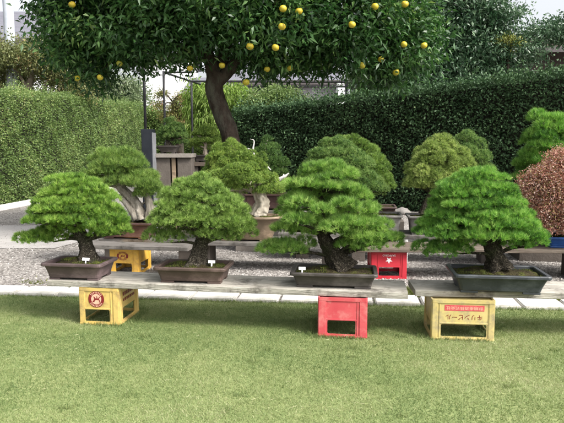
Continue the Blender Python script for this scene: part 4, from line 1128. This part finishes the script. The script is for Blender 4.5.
def citrus():
    Y = 9.2; rng = np.random.default_rng(31)
    base = at(236, 150, Y); loc = Vector((base.x, Y, 0))
    root = empty('citrus_tree', loc, 'large dark leaved citrus tree with yellow fruit and leaning trunk', 'tree')
    ells = [ell_px(95, 34, 56, 32, Y, 1.0), ell_px(70, 10, 30, 50, Y, .8), ell_px(150, 28, 60, 38, Y, 1.3), ell_px(215, 22, 60, 38, Y, 1.5), ell_px(280, 28, 60, 46, Y, 1.5),
            ell_px(345, 30, 55, 48, Y, 1.3), ell_px(395, 25, 40, 58, Y, 1.0), ell_px(385, 62, 20, 16, Y, .5), ell_px(235, -60, 170, 60, Y, 1.9), ell_px(330, -30, 90, 50, Y, 1.5),
            ell_px(130, -30, 90, 50, Y, 1.5), ell_px(330, 56, 24, 14, Y, .6), ell_px(98, 60, 26, 16, Y, .6), ell_px(300, 60, 22, 8, Y, .6), ell_px(185, 62, 18, 10, Y, .5), ell_px(75, 52, 34, 24, Y, .8), ell_px(98, 76, 14, 14, Y, .5), ell_px(262, 60, 22, 10, Y, .6), ell_px(418, 40, 20, 26, Y, .7), ell_px(135, 56, 28, 9, Y, .7), ell_px(388, 80, 10, 8, Y, .4)]
    V, Fc, T, P = leaf_clumps(ells, 3300, 32, .108, .042, rng, loc, .13, .5, .25, .42, .22)
    np_mesh('crown', V, Fc, M['citrus'], root, T)
    mb = MB()
    def q(L_, dy=0): return [at(x, y, Y + dy) - loc for x, y in L_]
    b0 = Vector((.12, 0, -.02))
    tr = [b0, Vector((.06, 0, .6))] + q([(231, 140), (223, 118), (216, 98), (214, 84), (219, 72)])
    mb.tube(tr, [.18, .155, .145, .145, .145, .14, .13], 18, .12, 3, .25, 4, 6)
    mb.tube(q([(216, 84), (226, 74), (236, 62), (252, 45), (270, 25)]), [.10, .10, .085, .065, .04], 12, .12, 3)
    mb.tube(q([(215, 80), (212, 66), (205, 50), (190, 30), (170, 10)]), [.12, .11, .09, .07, .04], 12, .12, 3)
    mb.tube(q([(205, 50), (175, 46), (140, 45), (110, 45)], -.1), [.07, .06, .045, .02], 10, .12, 3)
    mb.tube(q([(252, 45), (290, 42), (330, 42), (365, 45), (388, 55)], .1), [.07, .06, .05, .035, .02], 10, .12, 3)
    mb.tube(q([(220, 70), (228, 40), (236, 5), (240, -40)], .1), [.10, .09, .07, .03], 10, .12, 3)
    for i in range(0, len(P), 24):
        e = Vector(P[i]) - loc
        st = min([Vector(v) for v in q([(236, 62), (252, 45), (205, 50), (175, 46), (140, 45), (290, 42), (330, 42), (365, 45), (236, 5), (270, 25)])], key=lambda v: (v - e).length)
        mb.tube([st, st.lerp(e, .5) + Vector((0, 0, .05)), e], [.02, .014, .006], 5, .1, 3, 0, i, 3)
    mb.build('trunk', M['citrus_bark'], root)
    fruit = [(100, 76), (77, 77), (119.5, 62), (72, 3), (283, 7), (299, 9.5), (282, 25), (250, 45), (275.5, 46), (222, 64), (267, 68), (246, 81), (190, 67),
             (362, 64), (352, 23), (375, 5), (290, 67), (405, 2.5), (424, 44), (381, 58), (404, 43), (396, 71)]
    proto = None
    for i, (x, y) in enumerate(fruit):
        # find how far out the foliage comes here so the fruit hangs at the crown's surface
        best = Y - .5
        for c_, r in ells:
            dx = (x - 282) / F * (Y - .8) - c_[0]; pz = at(x, y, Y - .8).z - c_[2]
            qn = 1 - (dx / r[0]) ** 2 - (pz / r[2]) ** 2
            if qn > 0: best = min(best, c_[1] - r[1] * math.sqrt(qn))
        best = best - .07 + rng.choice([0, .03, .09, .14]) if (x, y) not in ((250, 45), (290, 67), (404, 43), (190, 67)) else best + .02
        p = at(x, y, best) - loc
        if proto is None:
            bm = bmesh.new(); bmesh.ops.create_uvsphere(bm, u_segments=16, v_segments=10, radius=.055)
            for v in bm.verts:
                v.co.z *= .92
                if v.co.z > .035: v.co.z -= (v.co.z - .035) * .4
            proto = bm_obj('fruit', bm, M['citrus_fruit'], root, True); o = proto
        else:
            o = proto.copy(); C.objects.link(o); o.parent = root
        p += Vector((0, 0, -.02)); o.location = p; s_ = rng.uniform(.8, 1.02); o.scale = (s_,) * 3; o.rotation_euler = (rng.uniform(-.4, .4), rng.uniform(-.4, .4), rng.uniform(0, 6))
citrus()

# ------------------------------------------------------------------ HEDGES
def hedge(name, label, a, b, h0, h1, thick, n, ln, wd, mat, seed, tn=.5, tv=.22, lump=.12, group=None, tophump=.05, end=True, low=0):
    """clipped hedge from a to b (front foot line); leaves over front, top, ends and back round a twiggy core"""
    rng = np.random.default_rng(seed)
    a, b = np.array([*a, 0.]), np.array([*b, 0.])
    L_ = np.linalg.norm(b - a); d = (b - a) / L_; nf = np.array([d[1], -d[0], 0])    # front normal
    root = empty(name, Vector(a), label, 'hedge', group)
    hh = lambda u: h0 + (h1 - h0) * u
    # face sampling
    parts = [(.66, 'f'), (.20, 't'), (.05, 'e'), (.09, 'b')]
    Ps, Ns = [], []
    for fr, kx in parts:
        m = int(n * fr); u = rng.uniform(0, 1, m); v = rng.uniform(0, 1, m)
        top = hh(u)
        if kx == 'f': off = np.zeros(m); z = low + v * (top - low); Nn = np.tile(nf + [0, 0, .25], (m, 1))
        elif kx == 'b': off = np.full(m, thick); z = v * top; Nn = np.tile(-nf + [0, 0, .25], (m, 1))
        elif kx == 't': off = v * thick; z = top; Nn = np.tile([0, 0, 1.], (m, 1))
        else:
            u = (rng.uniform(0, 1, m) > .5).astype(float); off = rng.uniform(0, thick, m); z = v * hh(u); Nn = np.where(u[:, None] > .5, d, -d)
        P = a + d * (u * L_)[:, None] - nf * off[:, None] + np.array([0, 0, 1.]) * z[:, None]
        Ps.append(P); Ns.append(Nn)
    P = np.concatenate(Ps); Nn = np.concatenate(Ns)
    # uneven face: coarse lumps from a sum of sines, plus leaf-scale scatter
    q = P @ np.array([[1.3, .7, 0], [.9, -1.1, .4], [.2, .5, 2.1]]).T
    lumps = (np.sin(q[:, 0] * 1.9 + 1) * np.sin(q[:, 2] * 1.4) + .7 * np.sin(q[:, 1] * 4.3) * np.sin(q[:, 2] * 3.1 + 2) + .5 * np.sin(q[:, 0] * 8.3) * np.sin(q[:, 2] * 6.1)) / 2.2
    P = P + Nn * (lumps * lump)[:, None] - Nn * (np.abs(rng.normal(0, .07, len(P))))[:, None] + rng.normal(0, .02, P.shape)
    up_ = (Nn[:, 2] > .9) & (rng.uniform(0, 1, len(P)) < .45)
    P[up_, 2] += np.abs(rng.normal(0, .09, up_.sum())) * (1 + np.sin(P[up_, 0] * 5.1 + P[up_, 1] * 3.3))
    D = unit(Nn * .8 + rng.normal(0, .75, P.shape) + np.array([0, 0, .1]))
    T = np.clip(tn + tv * .55 * lumps + rng.normal(0, tv * .8, len(P)), 0, 1)
    V, Fc, Tt = leaves(P - a, D, ln, wd, rng, T, .15, .15)
    np_mesh('foliage', V, Fc, mat, root, Tt)
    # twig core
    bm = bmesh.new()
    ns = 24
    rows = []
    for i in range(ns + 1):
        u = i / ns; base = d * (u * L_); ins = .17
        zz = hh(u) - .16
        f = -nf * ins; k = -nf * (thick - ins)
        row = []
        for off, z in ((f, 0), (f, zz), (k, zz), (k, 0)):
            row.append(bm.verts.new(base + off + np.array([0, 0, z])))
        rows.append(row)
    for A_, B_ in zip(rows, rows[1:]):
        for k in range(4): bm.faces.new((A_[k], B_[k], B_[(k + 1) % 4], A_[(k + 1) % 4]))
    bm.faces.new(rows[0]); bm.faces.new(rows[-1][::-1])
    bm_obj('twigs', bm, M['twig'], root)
    return root

hedge('hedge', 'tall dark glossy leaved clipped hedge behind the bonsai benches', (-1.35, 15.3), (7.2, 10.3), 2.48, 3.12, 1.0, 62000, .075, .045, M['hedge_dark'], 41, .42, .22, .10)
hedge('hedge', 'tall light green hedge running away beyond the pale path', tuple(hedge_l(0))[:2], tuple(hedge_l(1))[:2], 2.66, 3.45, 1.2, 135000, .062, .028, M['hedge_light'], 42, .45, .26, .14)

hedge('hedge', 'distant light green hedge crossing behind the black pipe frame', (-6.9, 26.3), (-2.6, 27.4), 3.25, 2.9, 1.2, 46000, .10, .05, M['hedge_light'], 43, .45, .26, .14)

# white plant tag stuck in the dark hedge
p = at(503, 143.5, 12.2)
bm = bmesh.new(); add_box(bm, (0, 0, 0), (.085, .006, .11), .3, .002)
for f_ in (0,): add_box(bm, (0, .01, .07), (.006, .05, .006))
o = bm_obj('hanging_tag', bm, M['tag']); o.location = p
tag(o, 'small white tag hanging in the face of the dark hedge', 'tag')

# rocks along the foot of the dark hedge
GK = 'pale garden rocks along the foot of the dark hedge'
rr = random.Random(8)
for i, (x, s) in enumerate(((-.6, .22), (.1, .2), (.75, .26), (1.25, .22), (1.75, .30), (2.25, .20), (2.62, .24), (3.2, .22), (3.8, .24))):
    bm = bmesh.new(); bmesh.ops.create_icosphere(bm, subdivisions=3, radius=1)
    for v in bm.verts:
        n_ = noise.noise(v.co * 1.3 + Vector((i * 7, 0, 0))) * .35 + noise.noise(v.co * 4 + Vector((i, 3, 0))) * .10
        v.co *= 1 + n_
        v.co = Vector((v.co.x * s * .8, v.co.y * s * .6, max(-.05, v.co.z * s * .42 + s * .2)))
    o = bm_obj('garden_rock', bm, M['rock'], None, True); t_ = (x + 1.35) / 8.55
    o.location = (x, 15.3 - 5.0 * t_ - .75, 0); o.rotation_euler.z = rr.uniform(0, 6)
    tag(o, 'pale rounded rock at the foot of the dark hedge', 'rock', GK)

# ------------------------------------------------------------------ BACKGROUND TREES
def bg_tree(name, label, cat, base, trunks, ells, n, per, ln, wd, mat, bark, seed, csize=.15, group=None, droop=.2, tn=.5, tv=.22, upb=.2, twigs=14, shell=.5):
    rng = np.random.default_rng(seed)
    loc = Vector((base[0], base[1], 0))
    root = empty(name, loc, label, cat, group)
    V, Fc, T, P = leaf_clumps(ells, n, per, ln, wd, rng, loc, csize, shell, droop, tn, tv, upb)
    np_mesh('crown', V, Fc, mat, root, T)
    mb = MB()
    tops = []
    for pts, rad in trunks:
        L_ = [Vector(p) - loc for p in pts]; mb.tube(L_, rad, 12, .12, 3, .15, seed, 5); tops += L_[1:]
    for i in range(0, len(P), max(1, len(P) // twigs)):
        e = Vector(P[i]) - loc; st = min(tops, key=lambda v: (v - e).length)
        mb.tube([st, st.lerp(e, .5) + Vector((0, 0, .08)), e], [.035, .022, .008], 5, .1, 3, 0, i, 3)
    mb.build('trunk', bark, root)
    return root

# dark evergreens behind the right hedge
Y = 15.0
GE = 'dark evergreen trees behind the dark hedge'
bg_tree('evergreen_tree', 'dark evergreen tree behind the hedge, next to the citrus crown', 'tree', (at(430, 80, Y).x, Y + .4),
        [([(at(430, 80, Y).x, Y + .4, 0), at(430, 90, Y), at(438, 40, Y), at(440, 0, Y)], [.16, .14, .09, .04])],
        [ell_px(445, 20, 45, 34, Y, 1.1), ell_px(425, 55, 40, 22, Y, 1.0), ell_px(470, 48, 38, 26, Y, 1.1), ell_px(440, -25, 40, 35, Y, 1.2), ell_px(455, 72, 60, 16, Y, 1.0), ell_px(395, 62, 30, 30, Y, .9), ell_px(425, 82, 45, 12, Y, 1.1)], 1900, 20, .12, .05, M['evergreen'], M['citrus_bark'], 51, .17, GE)
bg_tree('evergreen_tree', 'spreading dark evergreen with layered branches in front of the brown house', 'tree', (at(520, 60, Y).x, Y + .2),
        [([(at(505, 60, Y).x, Y + .2, 0), at(505, 80, Y), at(500, 45, Y), at(492, 10, Y)], [.15, .13, .09, .03])],
        [ell_px(480, 10, 26, 26, Y, .9), ell_px(497, 24, 22, 9, Y, .8), ell_px(512, 13, 16, 5, Y, .5), ell_px(545, 34, 32, 11, Y, .9), ell_px(575, 26, 25, 14, Y, .9), ell_px(505, 52, 34, 12, Y, 1.0), ell_px(520, 60, 20, 7, Y, .7), ell_px(478, 62, 30, 15, Y, .9), ell_px(462, -20, 25, 25, Y, .8)],
        1150, 20, .11, .045, M['evergreen'], M['citrus_bark'], 52, .13, GE, tn=.6)
bg_tree('shrub', 'small yellow green bush among the dark evergreen branches', 'shrub', (at(508, 60, 14.5).x, 14.5),
        [([(at(508, 60, 14.5).x, 14.5, 0), at(508, 60, 14.5), at(508, 42, 14.5)], [.05, .04, .02])],
        [ell_px(508, 42, 10, 6, 14.3, .3)], 60, 14, .08, .03, noisy_mat('gold_leaves', [(.3, (.09, .12, .015)), (.7, (.18, .19, .03))], 6, 4, .6, 0), M['citrus_bark'], 53, .08)

# loose trees over the left hedge
bg_tree('pruned_tree', 'loosely pruned olive tree with pale bare trunks behind the light hedge', 'tree', (at(30, 100, 19).x, 19),
        [([(at(32, 200, 19).x, 19, 0), at(30, 110, 19), at(29, 88, 19), at(33, 72, 19)], [.16, .14, .13, .05]),
         ([(at(40, 200, 19).x, 19.1, 0), at(40, 105, 19), at(44, 90, 19), at(49, 78, 19)], [.12, .10, .08, .03]),
         ([at(29, 90, 18.9), at(20, 76, 18.9), at(13, 64, 18.9)], [.06, .04, .02]), ([at(0, 88, 18.9), at(20, 90, 18.9), at(42, 94, 18.9)], [.03, .03, .02])],
        [ell_px(15, 54, 30, 16, 18.4, 1.0), ell_px(50, 57, 26, 18, 18.6, 1.0), ell_px(-20, 60, 30, 30, 18.6, 1.2), ell_px(28, 72, 30, 14, 19.8, .9), ell_px(62, 80, 24, 16, 19.5, .9), ell_px(6, 82, 26, 14, 19.8, .8), ell_px(80, 88, 18, 14, 19.6, .8)],
        1500, 20, .105, .045, M['olive'], M['pale_bark'], 54, .17)
bg_tree('shrub', 'pale grey green shrub rising behind the light hedge under the citrus crown', 'shrub', (at(118, 100, 27.5).x, 27.5),
        [([(at(118, 100, 27.5).x, 27.5, 0), at(118, 110, 27.5), at(120, 90, 27.5)], [.12, .10, .05])],
        [ell_px(105, 98, 24, 18, 27.5, 1.2), ell_px(135, 98, 16, 18, 27.5, 1.2), ell_px(85, 92, 16, 14, 27.5, 1.0), ell_px(125, 84, 18, 9, 27.5, 1.0)],
        520, 18, .15, .06, M['greygreen'], M['pale_bark'], 55, .22)
GT = None
bg_tree('topiary_tree', 'cloud pruned tree with reddish yellow clumps beyond the pipe frame', 'tree', (at(178, 110, 19).x, 19),
        [([(at(180, 130, 19).x, 19, 0), at(178, 118, 19), at(174, 104, 19), at(180, 95, 19)], [.14, .12, .09, .05])],
        [ell_px(183, 99, 12, 6, 19, .45), ell_px(162, 94, 7, 4, 19, .3), ell_px(176, 108, 9, 5, 19, .4), ell_px(189, 110, 9, 5, 19, .4), ell_px(168, 116, 10, 6, 19, .4), ell_px(182, 120, 14, 8, 19, .5), ell_px(160, 106, 7, 5, 19, .3)],
        420, 18, .07, .035, M['topiary'], M['citrus_bark'], 56, .07)
bg_tree('weeping_tree', 'bright lime green weeping tree seen between the frame posts', 'tree', (at(222, 130, 17).x, 17.2),
        [([(at(222, 130, 17).x, 17.2, 0), at(222, 110, 17.2), at(220, 90, 17.2)], [.10, .08, .04])],
        [ell_px(198, 104, 10, 22, 17, .5), ell_px(215, 106, 14, 24, 17, .6), ell_px(236, 102, 10, 22, 17, .5), ell_px(212, 126, 22, 18, 17, .6)],
        900, 20, .12, .026, M['lime'], M['pale_bark'], 57, .12, droop=1.0, upb=-.5)
bg_tree('shrub', 'light green rounded shrub showing above the dark hedge by the grey shed', 'shrub', (at(270, 105, 17.5).x, 17.5),
        [([(at(270, 105, 17.5).x, 17.5, 0), at(270, 115, 17.5), at(270, 100, 17.5)], [.08, .07, .04])],
        [ell_px(262, 103, 20, 13, 16.7, .7), ell_px(285, 103, 18, 14, 16.7, .7), ell_px(274, 97, 20, 10, 16.7, .7), ell_px(303, 106, 12, 8, 17.5, .5)],
        800, 18, .09, .04, M['shrub'], M['pale_bark'], 58, .12)
bg_tree('evergreen_tree', 'dark green tree filling the gap between grey shed and dark evergreens', 'tree', (at(365, 100, 17).x, 17),
        [([(at(368, 100, 17).x, 17, 0), at(368, 90, 17), at(366, 70, 17)], [.12, .10, .05])],
        [ell_px(372, 88, 22, 16, 17, .8), ell_px(362, 78, 16, 9, 17, .6), ell_px(395, 84, 20, 14, 17, .8)], 420, 18, .11, .05, M['greygreen'], M['citrus_bark'], 59, .16, tn=.3)
# ------------------------------------------------------------------ BUILDINGS, POLE
def quad_obj(name, pts, faces, mat, parent):
    me = bpy.data.meshes.new(name); me.from_pydata(pts, [], faces); me.update(); return finish(bpy.data.objects.new(name, me), parent, mat)

def building(name, label, cx, cy, W, D, He, rise, wall, roof, rz=0, over=.45, thick=.12, windows=(), ridge='x', fascia=True, panels=0):
    root = empty(name, (cx, cy, 0), label, 'building', None, rz)
    bm = bmesh.new()
    x, y = W / 2, D / 2
    if ridge == 'x':
        prof = [(-y, 0), (-y, He), (0, He + rise), (y, He), (y, 0)]
        rows = [[bm.verts.new((sx, py, pz)) for py, pz in prof] for sx in (-x, x)]
    else:
        prof = [(-x, 0), (-x, He), (0, He + rise), (x, He), (x, 0)]
        rows = [[bm.verts.new((px, sy, pz)) for px, pz in prof] for sy in (-y, y)]
    for k in range(5):
        if k in (1, 2): continue
        bm.faces.new((rows[0][k], rows[0][(k + 1) % 5], rows[1][(k + 1) % 5], rows[1][k]))
    bm.faces.new(rows[0]); bm.faces.new(rows[1][::-1])
    if panels:
        for i in range(panels + 1):
            add_box(bm, (-x + W * i / panels, -y - .012, He / 2), (.05, .02, He - .05))
    bm_obj('wall', bm, wall, root)
    # roof: two thick slopes
    bm = bmesh.new()
    half = (y if ridge == 'x' else x); ln = (x if ridge == 'x' else y) + over
    sl = rise / half
    for s in (-1, 1):
        e = half + over
        P = [(s * e, He - sl * over + .02), (0, He + rise + .02), (0, He + rise + .02 + thick), (s * e, He - sl * over + .02 + thick)]
        R2 = []
        for t in (-ln, ln):
            R2.append([bm.verts.new((t, a_, b_) if ridge == 'x' else (a_, t, b_)) for a_, b_ in P])
        for k in range(4): bm.faces.new((R2[0][k], R2[0][(k + 1) % 4], R2[1][(k + 1) % 4], R2[1][k]))
        bm.faces.new(R2[0]); bm.faces.new(R2[1][::-1])
    bm_obj('roof', bm, roof, root)
    if fascia:
        bm = bmesh.new()
        if ridge == 'x': add_box(bm, (0, -half - over - .02, He - sl * over + .06), (2 * ln, .04, .18))
        else: add_box(bm, (-half - over - .02, 0, He - sl * over + .06), (.04, 2 * ln, .18))
        bm_obj('fascia', bm, M['fascia'], root)
    for (wx, wz, ww, wh) in windows:
        bm = bmesh.new()
        for sx, sz, bw, bh in ((0, wh / 2, ww + .1, .06), (0, -wh / 2, ww + .1, .06), (-ww / 2, 0, .06, wh - .06), (ww / 2, 0, .06, wh - .06), (0, 0, .04, wh - .06)):
            add_box(bm, (wx + sx, -y - .03, wz + sz), (bw, .06, bh))
        fo = bm_obj('window', bm, M['wall_white'], root)
        bm = bmesh.new(); add_box(bm, (wx, -y - .012, wz), (ww - .02, .02, wh - .02)); bm_obj('pane', bm, M['glass'], fo)
    return root

a, b = at(236, 80, 24), at(336, 80, 24)
building('shed', 'grey clad shed with shallow roof behind the dark hedge', (a.x + b.x) / 2, 24 + 2.5, b.x - a.x, 5, a.z - .1, .9, M['wall_grey'], M['roof'], 0, .25, .14, panels=5)
bm = bmesh.new(); pp = at(341, 85, 23.6); add_box(bm, (0, 0, pp.z / 2), (.26, .26, pp.z), 0, .01)
add_box(bm, (0, 0, pp.z + .04), (.34, .34, .08), 0, .01)
o = bm_obj('gate_pillar', bm, M['wall_white']); o.location = (pp.x, 23.6, 0); tag(o, 'white square pillar beside the corner of the grey shed', 'pillar')
a, b = at(140, 60, 36), at(183, 60, 36)
building('house', 'white rendered house glimpsed between the frame posts', (a.x + b.x) / 2, 36 + 3, b.x - a.x, 6, a.z + .2, 1.2, M['wall_white'], M['roof'], 0, .3, .15)
a, b = at(183, 80, 34), at(232, 80, 34)
building('house', 'low lavender grey house with tiled roof behind the lime green tree', (a.x + b.x) / 2 + .3, 34 + 2.6, b.x - a.x, 5, a.z - .9, 1.2, M['wall_lav'], M['roof'], 0, .3, .15)
a, b = at(-60, 37, 27), at(50, 37, 27)
building('house', 'house with grey tiled roof beyond the light hedge, behind the pale pole', (a.x + b.x) / 2, 27 + 3.3, b.x - a.x, 6, a.z, 1.75, M['wall_white'], M['roof'], 0, .4, .16, windows=((3.0, 3.2, 1.6, 1.2), (-1.0, 3.2, 1.6, 1.2)))
a = at(535, 62, 19)
building('house', 'dark brown house with wide eaves behind the spreading evergreen', a.x + 4, 19 + 2.5, 7.4, 5, at(560, 47, 19).z, .7, M['wall_brown'], M['roof_brown'], -.1, .7, .16, windows=((-1.4, 3.0, 1.2, 1.0),))

pt = at(13, 100, 19)
root = empty('utility_pole', (pt.x, 19, 0), 'pale concrete utility pole rising beyond the light hedge', 'utility pole')
mb = MB(); mb.tube([(0, 0, 0), (0, 0, 4), (0, 0, 9.5)], [.19, .175, .14], 20, 0, 8, 0, 0, 3); mb.build('shaft', M['pole'], root)
bm = bmesh.new(); add_box(bm, (0, -.16, 8.6), (1.8, .09, .09), 0, .01); bm_obj('crossarm', bm, M['pole'], root)
for sx in (-.75, .75):
    mb = MB(); mb.tube([(sx, -.16, 8.64), (sx, -.16, 8.75), (sx, -.16, 8.85)], [.05, .06, .03], 10, 0, 8, 0, 0, 2); mb.build('insulator', M['tag'], root)
